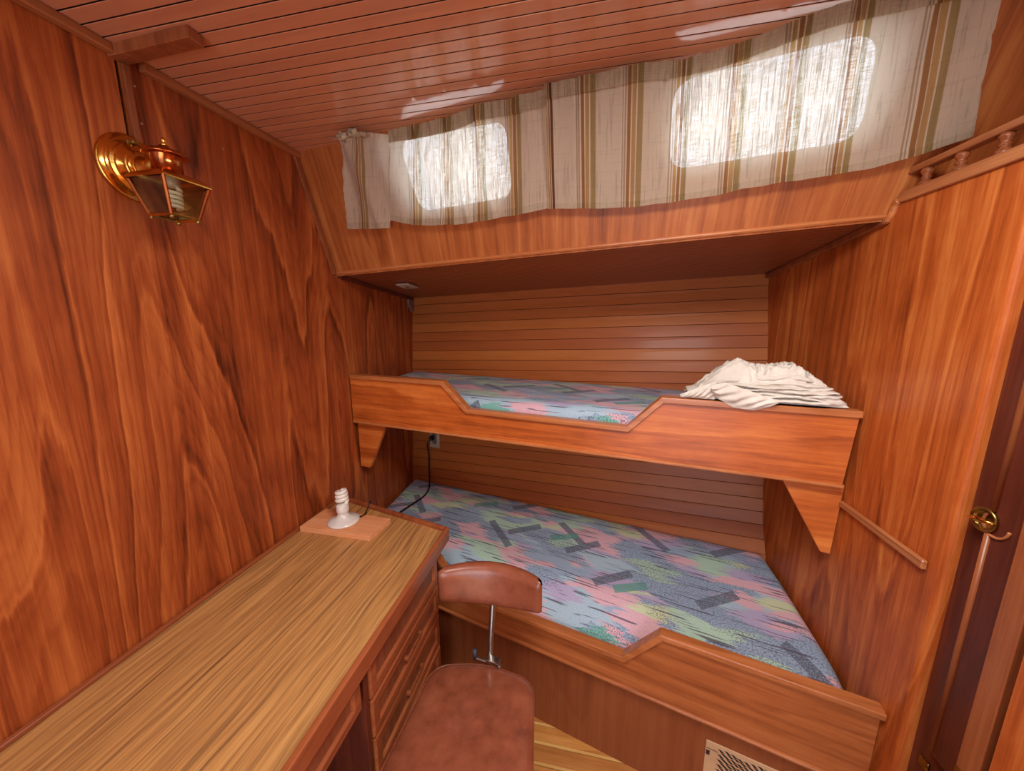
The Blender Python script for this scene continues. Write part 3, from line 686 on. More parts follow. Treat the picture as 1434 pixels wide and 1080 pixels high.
obj('recess_rim', *tube([Vector((.7465, .773 + .0225 * math.cos(a_), 1.126 + .0225 * math.sin(a_))) for a_ in [math.pi * (1.0 + i / 20 * 1.25) for i in range(21)]], .0026, 8), M['trim_y'], lt, smooth=True)
obj('turn_piece', *tube([(.738, .812, 1.122), (.734, .800, 1.127), (.731, .790, 1.129), (.734, .778, 1.130), (.739, .765, 1.131)], [.002, .0038, .006, .0036, .0018], 10), M['brass'], lt, smooth=True)
hg = empty('brass_hinge', (.762, .80, .53), 'small brass fitting at the very bottom edge below the cupboard door', 'hinge')
obj('leaf', *obox((.7625, .806, .535), (.0015, 0, 0), (0, .012, 0), (0, 0, .012)), M['brass_dark'], hg, bevel=.001)
obj('pin', *tube([(.761, .796, .522), (.761, .796, .548)], .0028, 10), M['brass_dark'], hg, smooth=True)

# ================================================================== desk
dk = empty('desk', (-.74, .6, 0), 'long built in desk with striped laminate top and drawers along the left wall', 'desk')
XF = -.465
def dk_end(x, off=0.0): return 1.290 + (x - XL) * (1.147 - 1.290) / (XF - XL) - off
obj('desk_top', *prism([(XL + .004, -.9, .715), (XF + .012 - .022, -.9, .715), (XF - .010, dk_end(XF, .012), .715), (XL + .004, dk_end(XL, .012), .715)], (0, 0, .020)), M['laminate'], dk)
obj('front_edge', *prism([(XF - .015, -.9, .700), (XF, -.9, .700), (XF, dk_end(XF), .700), (XF - .015, dk_end(XF - .015), .700)], (0, 0, .050)), M['desk_edge'], dk, bevel=.003, bseg=2)
obj('end_edge', *prism([(XL + .004, dk_end(XL), .700), (XF - .0155, dk_end(XF - .0155), .700), (XF - .0155, dk_end(XF - .0155, .015), .700), (XL + .004, dk_end(XL, .015), .700)], (0, 0, .050)), M['desk_edge'], dk, bevel=.003, bseg=2)
obj('back_edge', *box(XL + .004, XL + .016, -.9, 1.27, .735, .746), M['desk_edge'], dk, bevel=.002)
# drawer pedestal
XD = -.500
obj('pedestal_side', *box(XL + .01, XD + .010, .640, .655, 0, .70), M['door'], dk, bevel=.001)  # darker wood towards the kneehole, its shade put into the colour
obj('pedestal_side', *box(XL + .01, XD + .004, 1.078, 1.092, 0, .70), M['drawer'], dk, bevel=.001)
obj('pedestal_face', *box(XD - .016, XD - .004, .655, 1.078, 0, .70), M['drawer'], dk)
obj('kneehole_back', *box(XL + .005, XL + .02, -.9, .64, 0, .70), M['door'], dk)
obj('near_support', *box(XL + .01, XD, -.9, -.88, 0, .70), M['drawer'], dk)
def drawer(y0, y1, z0, z1, name='drawer', handle=True, x=XD):
    th = .016; b = .026
    yo, zo = (y0, y1), (z0, z1)
    # frame: outer slab with a recessed field
    def rect(xx, m, mz=None):
        mz = m if mz is None else mz
        return [(xx, y0 + m, z0 + mz), (xx, y1 - m, z0 + mz), (xx, y1 - m, z1 - mz), (xx, y0 + m, z1 - mz)]
    bz = min(b, (z1 - z0) * .24)
    r0, r1, r2, r3, r4 = rect(x - .004, 0), rect(x + th - .005, 0), rect(x + th, .005), rect(x + th, b, bz), rect(x + th - .009, b + .006, bz + .006)
    V = [Vector(p) for q in (r0, r1, r2, r3, r4) for p in q]; F = [(0, 1, 2, 3)]
    for k in range(4):
        for i in range(4): F.append((4 * k + i, 4 * k + (i + 1) % 4, 4 * k + 4 + (i + 1) % 4, 4 * k + 4 + i))
    F.append((16, 17, 18, 19))
    o = obj(name, V, F, M['desk_edge'], dk)
    obj('field', *box(x + th - .010, x + th - .0075, y0 + b + .006, y1 - b - .006, z0 + bz + .006, z1 - bz - .006), M['drawer'], o)
    if handle:
        zc = (z0 + z1) / 2 + .002; yc = (y0 + y1) / 2 + .01
        obj('pull', *merge([obox((x + th + .004, yc, zc), (.003, 0, 0), (0, .05, 0), (0, 0, .004)), obox((x + th, yc - .045, zc), (.006, 0, 0), (0, .005, 0), (0, 0, .005)), obox((x + th, yc + .045, zc), (.006, 0, 0), (0, .005, 0), (0, 0, .005))]), M['trim_z'], o, bevel=.001)
    return o
drawer(.660, 1.074, .575, .694, handle=False)
drawer(.660, 1.074, .458, .568)
drawer(.660, 1.074, .330, .450)
drawer(.660, 1.074, .195, .322)
drawer(.660, 1.074, .06, .188)
drawer(.05, .622, .600, .694, handle=False, x=-.497)

# ================================================================== lamp on the desk
oc = tag(obj('wood_offcut', *prism([(-.995, 1.035, .735), (-.712, 1.030, .735), (-.700, 1.150, .735), (-.990, 1.168, .735)], (0, 0, .020)), M['offcut'], bevel=.001), 'rough reddish wood offcut lying under the white lamp holder on the desk', 'board')
LC = Vector((-.860, 1.098, .755))
tl = empty('bulb_holder', tuple(LC), 'white porcelain lamp holder with spiral bulb on the desk', 'lamp')
obj('porcelain_base', *lathe([(.052, 0), (.056, .002), (.056, .006), (.053, .009), (.043, .013), (.030, .019), (.022, .026), (.0195, .031), (.0195, .040), (.017, .040)], LC, n=40), M['porcelain'], tl, smooth=True)
for a_ in (R(-35), R(145)):
    c = LC + Vector((math.cos(a_) * .040, math.sin(a_) * .040, .0125))
    obj('screw_slot', *obox(c, Vector((math.cos(a_), math.sin(a_), -.35)) * .006, Vector((-math.sin(a_), math.cos(a_), 0)) * .003, (0, 0, .0012)), M['grey_plate'], tl, bevel=.0006)
bl = empty('spiral_bulb', tuple(LC + Vector((0, 0, .04))), 'white spiral bulb screwed into the desk lamp holder', 'bulb')
def spiral_bulb(parent, c, s=1.0, up=1, turns=3.5, rr=.0135, tr=.0052, h=.042):
    c = Vector(c); U = Vector((0, 0, up))
    obj('ballast', *lathe([(.012 * s, 0), (.0165 * s, .002 * s), (.0175 * s, .010 * s), (.0170 * s, .024 * s), (.013 * s, .028 * s), (.008 * s, .031 * s)], c, U, 24), M['porcelain'], parent, smooth=True)
    pts = []
    n = int(turns * 20)
    for i in range(n + 1):
        t = i / n; a = 2 * math.pi * turns * t; r = rr * s * (1 - .12 * t)
        pts.append(c + Vector((math.cos(a) * r, math.sin(a) * r, 0)) + U * (.034 * s + h * s * t))
    pts = [c + Vector((rr * s * .8, 0, 0)) + U * .022 * s] + pts + [c + U * (.034 * s + h * s + .001)]
    obj('tube', *tube(pts, tr * s, 10), M['tube'], parent, smooth=True)
spiral_bulb(bl, LC + Vector((0, 0, .036)), 1.28, turns=3.1, h=.034, tr=.0056)
fx = tag(obj('lamp_cord', *tube(spline([(-.822, 1.112, .7605), (-.805, 1.155, .760), (-.835, 1.195, .742), (-.842, 1.222, .742), (-.845, 1.236, .756), (-.846, 1.248, .758), (-.850, 1.262, .70), (-.85, 1.30, .60), (-.84, 1.33, .56)], 8), .0022, 8), M['black'], smooth=True), 'thin dark flex running from the white lamp holder over the desk end', 'cord')
# black cord with plug into the outlet under the upper bunk
def hy(x, z): 
    t = (x - XL) / (XR - XL); return lerp(interp(Ly, z), interp(Ry, z), t)
ot = empty('wall_outlet', (-.862, hy(-.862, .80), .80), 'pale wall outlet on the hull planking under the upper bunk', 'outlet')
yo = hy(-.862, .80)
obj('cover_plate', *obox((-.858, yo - .004, .800), LB.d * .036, (0, .003, 0), (0, .003, .057)), M['ivory'], ot, bevel=.0015)
obj('socket_face', *obox((-.858, yo - .008, .800), LB.d * .016, (0, .002, 0), (0, .002, .034)), M['grey_plate'], ot, bevel=.0015)
mz = lambda x, y: .548
pc_ = empty('power_cord', (-.868, yo - .03, .805), 'black power cord plugged in above the lower mattress', 'cord')
obj('plug', *lathe([(.012, 0), (.015, .004), (.015, .018), (.010, .026), (.006, .032)], (-.868, yo - .008, .806), (-.1, -1, -.15), 16), M['black'], pc_, smooth=True)
pts = [(-.871, yo - .036, .800), (-.888, yo - .045, .770), (-.893, 1.925, .70), (-.886, 1.905, .62), (-.872, 1.875, .562), (-.845, 1.800, .546), (-.838, 1.72, .543), (-.862, 1.62, .542), (-.885, 1.53, .542), (-.90, 1.43, .541), (-.89, 1.37, .535)]
obj('flex', *tube(spline(pts, 8), .0042, 8), M['black'], pc_, smooth=True)

# ================================================================== wall lantern
wlm = empty('wall_lantern', (XL, .712, 1.828), 'polished brass coach lantern with glass panes on the left wall', 'lamp')
PC = Vector((XL + .003, .712, 1.828))
obj('wall_plate', *lathe([(.069, 0), (.070, .003), (.067, .007), (.058, .010), (.052, .011), (.050, .016), (.045, .021), (.036, .024), (.033, .028), (.028, .033)], PC, (1, 0, 0), 48), M['brass'], wlm, smooth=True)
obj('arm', *tube([PC + Vector(p) for p in [(.024, 0, 0), (.040, 0, .0), (.060, -.004, .002), (.085, -.008, .004)]], [.027, .022, .016, .014], 24), M['brass'], wlm, smooth=True)
obj('wing_nut', *merge([obox(PC + Vector((.016, -.006, .052)), (.004, 0, 0), (0, .011, .003), (0, 0, .004)), tube([PC + Vector((.008, -.006, .052)), PC + Vector((.024, -.006, .052))], .004, 10)]), M['brass_dark'], wlm, bevel=.001)
LX, LY = -.900, .698
zt, zb = 1.790, 1.718; ht, hb_ = .047, .029
obj('roof', [Vector((LX + sx * h, LY + sy * h, z)) for (h, z) in ((ht + .004, zt - .004), (ht + .004, zt), (.042, zt + .010), (.030, zt + .015), (.028, zt + .016)) for sx, sy in ((-1, -1), (1, -1), (1, 1), (-1, 1))],
    [(4 * k + i, 4 * k + (i + 1) % 4, 4 * k + 4 + (i + 1) % 4, 4 * k + 4 + i) for k in range(4) for i in range(4)] + [(16, 17, 18, 19)], M['brass'], wlm, bevel=.001)
obj('collar', *lathe([(.030, 0), (.030, .002), (.0265, .004), (.0265, .036), (.029, .038)], (LX, LY, zt + .014), n=32), M['brass_cop'], wlm, smooth=True)
hat = obj('hat', *lathe([(.036, -.001), (.040, 0), (.039, .002), (.030, .009), (.018, .014), (.009, .018), (.0085, .020)], (LX, LY, zt + .051), n=36), M['brass_cop'], wlm, smooth=True)
obj('finial', *lathe([(.005, 0), (.0068, .003), (.0045, .006), (.004, .008), (.0058, .011), (.004, .015), (.001, .018)], (LX, LY, zt + .070), n=16), M['brass'], hat, smooth=True)
cT = [Vector((LX + sx * ht, LY + sy * ht, zt - .002)) for sx, sy in ((-1, -1), (1, -1), (1, 1), (-1, 1))]
cB = [Vector((LX + sx * hb_, LY + sy * hb_, zb)) for sx, sy in ((-1, -1), (1, -1), (1, 1), (-1, 1))]
for i in range(4):
    obj('corner_bar', *tube([cT[i], cB[i]], .0034, 6), M['brass_cop'], wlm)
    j = (i + 1) % 4; inn = lambda p: p + (Vector((LX, LY, p.z)) - p) * .04
    q = [inn(cT[i]), inn(cT[j]), inn(cB[j]), inn(cB[i])]; n_ = (q[1] - q[0]).cross(q[3] - q[0]).normalized()
    obj('pane', *prism(q, n_ * .0015), M['lglass'], wlm)
    obj('bottom_bar', *tube([cB[i], cB[j]], .0034, 6), M['brass'], wlm)
    obj('foot_nut', *lathe([(.0035, 0), (.0042, .002), (.0042, .005), (.002, .007)], cB[i] * .94 + Vector((LX, LY, zb)) * .06 + Vector((0, 0, -.002)), (0, 0, -1), 10), M['brass_dark'], wlm, smooth=True)
lbulb = empty('lantern_bulb', (LX, LY, zt - .002), 'white spiral bulb inside the brass lantern', 'bulb')
spiral_bulb(lbulb, (LX + .008, LY, zt + .012), .82, -1, turns=4.2, rr=.0135, tr=.0048, h=.046)
# screws in the far bulkhead sheet
for yy, zz in ((.744, 2.012), (.746, 1.937), (.944, 1.965)):
    s_ = obj('screw', *lathe([(.0026, 0), (.0026, .0006), (.001, .001)], (XL, yy, zz), (1, 0, 0), 10), M['screw'], wl_)

# ================================================================== chair
ch = empty('office_chair', (-.26, .70, 0), 'brown vinyl swivel chair with low curved backrest between desk and bunks', 'chair')
def cushion(outline, zt_, th, crown, name, mat, seam=True):
    """outline: closed list of (x, y); rounded top and bottom"""
    P = [Vector((x, y)) for x, y in outline]; c = sum(P, Vector((0, 0))) / len(P); n = len(P); V, F = [], []
    levels = [(.02, crown), (.25, crown * .97), (.5, crown * .86), (.75, crown * .6), (.9, crown * .3), (.97, .0), (1.0, -.008), (1.006, -.020), (1.0, -th + .006), (.97, -th)]
    for s, dz in levels:
        for p in P: q = c + (p - c) * s; V.append(Vector((q.x, q.y, zt_ + dz)))
    for k in range(len(levels) - 1):
        for i in range(n): F.append((k * n + i, k * n + (i + 1) % n, (k + 1) * n + (i + 1) % n, (k + 1) * n + i))
    F += [tuple(range(n)), tuple(range((len(levels) - 1) * n, len(levels) * n))]
    return V, F, [Vector((c.x + (p.x - c.x) * 1.0, c.y + (p.y - c.y) * 1.0, zt_ - .006)) for p in P]
def rnd_poly(q, rs, n=8):
    out = []
    m = len(q)
    for i in range(m):
        p, a, b = Vector(q[i]), Vector(q[i - 1]), Vector(q[(i + 1) % m]); r = rs[i]
        s, e = p + (a - p).normalized() * r, p + (b - p).normalized() * r
        for j in range(n + 1):
            t = j / n; out.append((1 - t) ** 2 * s + 2 * t * (1 - t) * p + t * t * e)
    return out
so_ = rnd_poly([(-.445, .535), (-.425, .890), (-.27, .925), (-.115, .900), (-.068, .535), (-.25, .49)], [.06, .06, .06, .055, .06, .1])
V, F, seam = cushion(so_, .448, .05, .014, 'seat', None)
st_ = obj('seat', V, F, M['vinyl'], ch, smooth=True)
obj('piping', *tube(seam + [seam[0]], .0022, 6), M['vinyl'], st_, smooth=True)
obj('seat_pan', *prism([(p.x, p.y, .388) for p in [Vector((-.255, .71)) + (q - Vector((-.255, .71))) * .9 for q in so_]], (0, 0, .012)), M['black'], ch)
# backrest: curved padded panel
V, F = [], []; NU, NV = 28, 10
bc = Vector((-.283, .965, 0))
def back_pt(s, t, side):
    u = (s - .5); x = -.258 + u * .318
    y = .966 + u * .012 - lerp(.06, .19, t) * u * u
    top = .757 - .03 * u * u; bot = .633 + .015 * u * u
    z = lerp(bot, top, t)
    y += (t - .5) * .022
    e = min(s, 1 - s) * 2; ev = min(t, 1 - t) * 2
    th = .021 * (1 - (1 - min(1, e * 6)) ** 2) ** .5 * (1 - (1 - min(1, ev * 3.0)) ** 2) ** .5
    return Vector((x, y + side * th, z))
for side in (-1, 1):
    for j in range(NV + 1):
        for i in range(NU + 1):
            s = .5 - .5 * math.cos(math.pi * i / NU); t = .5 - .5 * math.cos(math.pi * j / NV)
            # round the outline corners
            cs = abs(s - .5) * 2; ct = abs(t - .5) * 2
            if cs > .91:
                k = (cs - .91) / .09; lim = 1 - .30 * (1 - math.sqrt(max(0, 1 - k * k)))
                t = .5 + (t - .5) * lim
            V.append(back_pt(s, t, side))
w_ = NU + 1; h_ = (NV + 1) * w_
for sd in (0, 1):
    for j in range(NV):
        for i in range(NU): F.append((sd * h_ + j * w_ + i, sd * h_ + j * w_ + i + 1, sd * h_ + (j + 1) * w_ + i + 1, sd * h_ + (j + 1) * w_ + i))
bk = obj('backrest', V, F, M['vinyl'], ch, smooth=True)
bm = bmesh.new(); bm.from_mesh(bk.data); bmesh.ops.remove_doubles(bm, verts=bm.verts, dist=.002); bmesh.ops.recalc_face_normals(bm, faces=bm.faces); bm.to_mesh(bk.data); bm.free()
obj('back_bar', *tube(spline([(-.262, .86, .392), (-.262, .925, .400), (-.262, .945, .43), (-.262, .966, .52), (-.262, .992, .62), (-.260, .994, .70)], 6), .0098, 8), M['steel'], ch, smooth=True)
cpx = obj('bar_clamp', *merge([obox((-.248, .932, .444), (.022, -.004, 0), (0, .012, 0), (0, 0, .013)), tube([(-.235, .925, .440), (-.222, .922, .440)], .009, 12), tube([(-.27, .930, .444), (-.312, .934, .446)], .0042, 8)]), M['steel'], ch, bevel=.001)
obj('clamp_knob', *merge([tube([(-.307, .934, .446), (-.308, .934, .476)], .0065, 12)]), M['rubber'], cpx, smooth=True)
obj('column', *lathe([(.05, .10), (.03, .11), (.028, .22), (.018, .225), (.018, .39)], (-.26, .72, 0), n=20), M['chrome'], ch, smooth=True)
for k in range(4):
    a_ = R(38 + 90 * k); d = Vector((math.cos(a_), math.sin(a_), 0)); c0 = Vector((-.26, .72, .115))
    lg = obj('leg', *tube([c0, c0 + d * .10 + Vector((0, 0, -.008)), c0 + d * .235 + Vector((0, 0, -.045))], [.016, .014, .011], 10), M['chrome'], ch, smooth=True)
    e_ = c0 + d * .235; side = Vector((-d.y, d.x, 0))
    obj('caster', *merge([lathe([(.012, -.012), (.024, -.010), (.024, .010), (.012, .012)], Vector((e_.x, e_.y, .0245)), side, 20), tube([Vector((e_.x, e_.y, .03)), Vector((e_.x, e_.y, .075))], .007, 8)]), M['black'], lg, smooth=True)

# ================================================================== curtains
ctw = tag(obj('curtain_wire', *tube([p - nin * (.014 if p.x > -.70 else 0) for p in spline([(-.818, 1.148, 2.060), (-.60, 1.128, 2.040), (-.40, 1.10, 2.048), (-.13, 1.063, 2.062), (.2, 1.024, 2.072), (.50, .976, 2.102), (.73, .956, 2.106), (1.1, .91, 2.115)], 8)], .0018, 8), M['wire'], smooth=True), 'thin curtain wire above the cabin windows', 'wire')
CR, BR, OC, OL, WH, DK = (238, 224, 200), (180, 134, 88), (208, 170, 114), (186, 164, 114), (246, 234, 210), (120, 84, 58)
def stripes_at(x, stripes):
    c = CR
    for (s0, s1, kind) in stripes:
        if s0 - .012 < x < s1 + .004:
            t = (x - s0) / (s1 - s0)
            if t < 0:
                c = WH if (x - s0 + .012) % .006 < .0022 else (200, 178, 148)
            elif t < .09 or .30 < t < .36 or .60 < t < .66: c = WH
            elif t < .30: c = BR if kind == 0 else OC
            elif t < .60: c = OC if kind == 0 else BR
            elif t < 1.0: c = OL if kind != 2 else DK
    return c
def curtain(name, top, bot, pocket, hem, stripes, nu, label, folds, amp, parent_group, seed=0, fray=None, nv=26, close=.0):
    """top / bot: world polylines, parameterised by x order"""
    T = [Vector(p) for p in top]; B = [Vector(p) for p in bot]
    def at(L, s):
        d = [0]
        for a_, b_ in zip(L, L[1:]): d.append(d[-1] + (b_ - a_).length)
        x = s * d[-1]
        for i in range(len(L) - 1):
            if x <= d[i + 1] + 1e-9: return L[i].lerp(L[i + 1], (x - d[i]) / max(1e-9, d[i + 1] - d[i]))
        return L[-1].copy()
    root = empty(name, tuple(at(T, .5)), label, 'curtain', parent_group)
    org = at(T, .5)
    xs = []
    def P(s, v, extra=0.0):
        a_, b_ = at(T, s), at(B, s); p = a_.lerp(b_, v)
        x = p.x
        f = 0
        for (fx, fw, fa) in folds:
            f += fa * math.exp(-((x - fx - .02 * (v - .5)) / fw) ** 2)
        g = amp * (math.sin(x * 95 + 2 * noise.noise(Vector((x * 6, v * 1.5, seed)))) * (1 - .6 * v) + .9 * noise.noise(Vector((x * 22, v * 2.2, seed + 5))))
        gat = .0025 * math.sin(x * 260 + seed) * max(0, 1 - v * 5)
        p = p + nin * (f + g + gat + extra)
        if v < .02: p.z += .0035 * noise.noise(Vector((x * 28, seed, 1)))
        if v > .98: p.z += .0025 * noise.noise(Vector((x * 16, seed, 8)))
        return p
    def build(nm, v0, v1, rows, extra, dens_shade):
        V, F, C, UV = [], [], [], []
        for j in range(rows + 1):
            v = lerp(v0, v1, j / rows)
            for i in range(nu + 1):
                s = i / nu
                if fray and s > .985: s = s + .012 * noise.noise(Vector((v * 60, 3, seed))) * (s - .985) / .015
                if fray == 'left' and s < .03: s = s - .03 * noise.noise(Vector((v * 60, 3, seed))) * (1 - s / .03)
                p = P(min(max(s, -.02), 1.02), v, extra); V.append(p - org)
                mx_ = at(T, min(1, max(0, i / nu))).lerp(at(B, min(1, max(0, i / nu))), .5).x
                C.append(stripes_at(mx_, stripes)); UV.append(((at(T, i / nu) - T[0]).length + seed, v * .26))
        for j in range(rows):
            for i in range(nu): F.append((j * (nu + 1) + i, j * (nu + 1) + i + 1, (j + 1) * (nu + 1) + i + 1, (j + 1) * (nu + 1) + i))
        me = bpy.data.meshes.new(nm); me.from_pydata([tuple(q) for q in V], [], F); me.materials.append(M['curtain'])
        ca = me.color_attributes.new('stripe', 'FLOAT_COLOR', 'POINT')
        for i, c in enumerate(C): ca.data[i].color = lin(c)
        da = me.attributes.new('dense_shade', 'FLOAT', 'POINT')
        for i in range(len(V)): da.data[i].value = dens_shade
        ul_ = me.uv_layers.new(name='UVMap')
        for lp_ in me.loops: ul_.data[lp_.index].uv = UV[lp_.vertex_index]
        for p_ in me.polygons: p_.use_smooth = True
        o = bpy.data.objects.new(nm, me); COL.objects.link(o); o.parent = root; return o
    build('panel', 0, 1, nv, 0, 0)
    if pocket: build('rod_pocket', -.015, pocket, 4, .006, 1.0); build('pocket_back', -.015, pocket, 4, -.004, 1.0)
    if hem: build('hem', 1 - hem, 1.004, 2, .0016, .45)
    return root
gC = None
curtain('curtain', [(-.785, 1.142, 2.056), (-.759, 1.140, 2.059), (-.703, 1.131, 2.064), (-.643, 1.13, 2.052), (-.606, 1.129, 2.044)], [(-.872, 1.275, 1.822), (-.786, 1.265, 1.815), (-.690, 1.255, 1.812)],
        None, .075, [(-.768, -.735, 0), (-.64, -.625, 1)], 150, 'narrow gathered curtain knotted at the far left end of the wire', [(-.74, .02, .010), (-.80, .02, -.004)], .0045, None, 1.0, 'left')
curtain('curtain', [(-.604, 1.124, 2.050), (-.47, 1.108, 2.053), (-.379, 1.096, 2.058), (-.312, 1.084, 2.071), (-.231, 1.076, 2.069), (-.124, 1.061, 2.076)],
        [(-.690, 1.247, 1.836), (-.595, 1.247, 1.815), (-.435, 1.232, 1.806), (-.284, 1.212, 1.814), (-.126, 1.189, 1.828)], .11, .07,
        [(-.565, -.530, 0), (-.455, -.42, 1), (-.345, -.308, 0), (-.238, -.200, 1)], 300, 'small striped curtain over the left window', [(-.50, .012, .008), (-.40, .012, .009), (-.31, .012, .008), (-.14, .01, -.006), (-.22, .03, .004)], .0035, None, 2.0)
curtain('curtain', [(-.127, 1.058, 2.083), (-.06, 1.05, 2.085), (.026, 1.04, 2.085), (.103, 1.03, 2.088), (.163, 1.026, 2.080), (.259, 1.015, 2.082), (.339, 1.002, 2.093), (.394, .991, 2.104), (.457, .978, 2.113), (.503, .972, 2.116), (.61, .963, 2.118), (.725, .952, 2.120)],
        [(-.126, 1.189, 1.826), (.005, 1.177, 1.818), (.115, 1.168, 1.812), (.217, 1.154, 1.817), (.322, 1.14, 1.822), (.385, 1.128, 1.832), (.456, 1.119, 1.836), (.522, 1.11, 1.84), (.586, 1.102, 1.844), (.646, 1.093, 1.849), (.729, 1.076, 1.866), (.806, 1.059, 1.888)],
        .095, .05, [(-.128, -.108, 2), (-.036, .006, 0), (.083, .124, 0), (.199, .232, 1), (.316, .352, 0), (.425, .462, 1), (.533, .568, 0), (.664, .706, 0)], 640, 'long striped curtain over the right window', [(-.02, .008, .004), (.50, .02, .004), (.70, .02, .003), (.42, .014, .004)], .002, None, 5.0, 'right')
# knots at the left end of the wire
V, F = [], []
for kx, ky, kz, rx in ((-.762, 1.137, 2.055, .026), (-.722, 1.130, 2.060, .025), (-.688, 1.128, 2.052, .016)):
    for j in range(13):
        for i in range(24):
            th, ph = math.pi * j / 12, 2 * math.pi * i / 24
            d = Vector((math.sin(th) * math.cos(ph) * 1.35, math.sin(th) * math.sin(ph), math.cos(th) * .75))
            rr = rx * (1 + .5 * noise.noise(d * 2.2 + Vector((kx * 30, 0, 0))) + .18 * math.sin(ph * 4 + th * 5))
            V.append(Vector((kx, ky, kz)) + nin * .006 + d * rr * .55)
    b = len(V) - 13 * 24
    for j in range(12):
        for i in range(24): F.append((b + j * 24 + i, b + j * 24 + (i + 1) % 24, b + (j + 1) * 24 + (i + 1) % 24, b + (j + 1) * 24 + i))
kn = [o for o in bpy.data.objects if o.name.startswith('curtain') and o.get('label', '').startswith('narrow')][0]
k_ = obj('knot', V, F, M['knot'], kn, smooth=True)

# ================================================================== crumpled cloth on the bunk edge
V, F = [], []
def slab(u0, u1, q0, q1, z0, th, seed, nu=90, m=14, wav=.010, lift=0.0):
    b = len(V)
    for i in range(nu + 1):
        s = i / nu; u = lerp(u0, u1, s)
        env = math.sqrt(max(0, 1 - abs(2 * s - 1) ** 3.2))
        fr0 = q0 + wav * noise.noise(Vector((u * 14, seed, 0))) + .006 * noise.noise(Vector((u * 45, seed, 3)))
        zz = z0 + .010 * noise.noise(Vector((u * 9, seed * 1.3, 7))) + lift * math.sin(math.pi * s)
        t_ = th * (.35 + .65 * env) * (1 + .6 * noise.noise(Vector((u * 20, seed, 9))))
        for k in range(m):
            a = 2 * math.pi * k / m; c, s2 = math.cos(a), math.sin(a)
            w = (fr0 - q1) / 2 * (.5 + .5 * env); mid = (fr0 + q1) / 2
            q = mid + w * (abs(c) ** .5) * (1 if c > 0 else -1)
            z = zz + t_ * .5 * (abs(s2) ** .8) * (1 if s2 > 0 else -1) + .003 * noise.noise(Vector((u * 50, q * 40, seed)))
            V.append(UB.p(u, max(z, 1.196 if q < -.03 else 1.2555), q))
    for i in range(nu):
        for k in range(m): F.append((b + i * m + k, b + i * m + (k + 1) % m, b + (i + 1) * m + (k + 1) % m, b + (i + 1) * m + k))
    F.append(tuple(b + k for k in range(m))); F.append(tuple(b + nu * m + k for k in range(m)))
slab(1.335, 1.750, .005, -.15, 1.225, .045, 1.1)
slab(1.400, 1.748, .010, -.14, 1.2665, .010, 2.7)
slab(1.395, 1.742, .012, -.14, 1.2750, .010, 3.9)
slab(1.405, 1.736, .008, -.14, 1.2835, .010, 5.2)
slab(1.410, 1.728, .006, -.13, 1.2920, .011, 6.6)
slab(1.425, 1.715, .000, -.13, 1.3010, .011, 7.4, lift=.004)
slab(1.440, 1.700, -.006, -.13, 1.310, .012, 8.8, lift=.006)
slab(1.500, 1.680, -.014, -.12, 1.322, .018, 9.9, lift=.006)
slab(1.345, 1.520, .004, -.12, 1.2790, .014, 10.3, lift=.014)
slab(1.395, 1.560, -.012, -.12, 1.300, .022, 11.7, lift=.018)
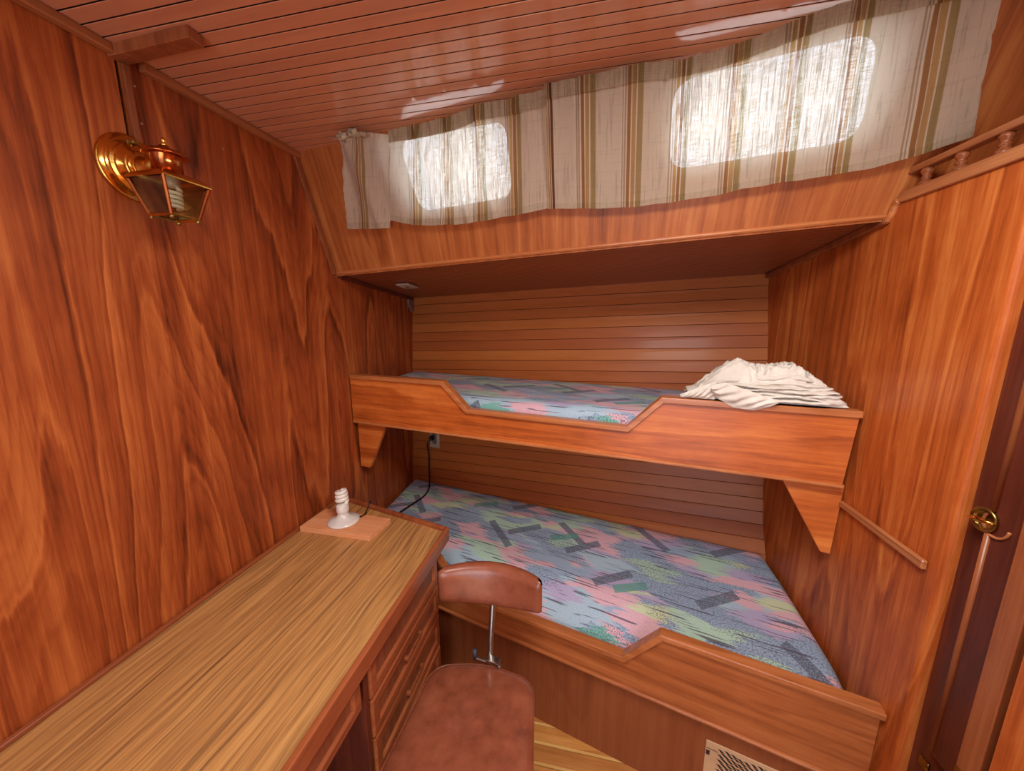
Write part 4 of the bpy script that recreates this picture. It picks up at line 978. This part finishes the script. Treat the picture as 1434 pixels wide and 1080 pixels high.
# crumpled top: heightfield with ridged wrinkles
nu, nq = 150, 70; b = len(V)
for j in range(nq + 1):
    for i in range(nu + 1):
        s, t = i / nu, j / nq; u = lerp(1.345, 1.748, s); q = lerp(-.004, -.14, t)
        env = max(0, 1 - abs(2 * s - 1) ** 3) ** .5 * max(0, 1 - abs(2 * t - 1) ** 4) ** .5
        hump = interp([(1.33, .255), (1.38, .30), (1.43, .345), (1.475, .372), (1.52, .352), (1.56, .350), (1.62, .362), (1.67, .340), (1.72, .315), (1.752, .27)], u) - .262
        wr_ = 1 - abs(noise.noise(Vector((u * 26 + 3 * noise.noise(Vector((u * 9, q * 9, 1))), q * 34, 2.0)))) * 2
        wr2 = 1 - abs(noise.noise(Vector((u * 60, q * 60, 6.0)))) * 2
        edge = min(1, t / .16) ** .6
        z = 1.258 + hump * env * (.70 + .30 * wr_) * (.62 + .38 * edge) + (.015 * wr_ + .005 * wr2) * env
        fold_out = .010 * noise.noise(Vector((u * 30, t * 6, 4)))
        V.append(UB.p(u, z, q * (1 - .25 * (1 - t) * hump / .1) + fold_out * env - .006 * (1 - t)))
for j in range(nq):
    for i in range(nu): F.append((b + j * (nu + 1) + i, b + j * (nu + 1) + i + 1, b + (j + 1) * (nu + 1) + i + 1, b + (j + 1) * (nu + 1) + i))
# tongue that hangs over the cap rail in front, and the tail at the left
def flap(us, tops, bots, q, seed, thick=.012):
    b = len(V); n = 60; m = 16
    for i in range(n + 1):
        s = i / n; u = lerp(us[0], us[1], s); zt_ = interp(tops, u); zb_ = interp(bots, u)
        for k in range(m + 1):
            t = k / m; z = lerp(zt_, zb_, t)
            bulge = thick * math.sin(math.pi * (.12 + .88 * t)) + .007 * math.sin(24 * (t * .6 + s * 1.2) + seed) * math.sin(math.pi * t) * .6 + .004 * noise.noise(Vector((u * 50, z * 50, seed)))
            V.append(UB.p(u, z, q + bulge))
    for i in range(n):
        for k in range(m): F.append((b + i * (m + 1) + k, b + i * (m + 1) + k + 1, b + (i + 1) * (m + 1) + k + 1, b + (i + 1) * (m + 1) + k))
flap((1.405, 1.575), [(1.40, 1.300), (1.44, 1.315), (1.575, 1.270)], [(1.405, 1.285), (1.43, 1.262), (1.47, 1.240), (1.52, 1.236), (1.56, 1.250), (1.575, 1.262)], .012, 1.0)
0 and flap((1.425, 1.75), [(1.425, 1.318), (1.55, 1.320), (1.66, 1.312), (1.75, 1.272)], [(1.425, 1.262), (1.56, 1.262), (1.70, 1.258), (1.75, 1.257)], .003, 5.0, .010)
flap((1.325, 1.42), [(1.325, 1.268), (1.36, 1.285), (1.42, 1.315)], [(1.325, 1.257), (1.36, 1.258), (1.42, 1.258)], .0, 9.0, .010)
cl_ = obj('folded_cloth', V, F, M['cotton'], None, smooth=True, origin=tuple(UB.p(1.54, 1.257, -.02)))
tag(cl_, 'crumpled off-white cotton sheet folded on the right end of the upper bunk', 'cloth')
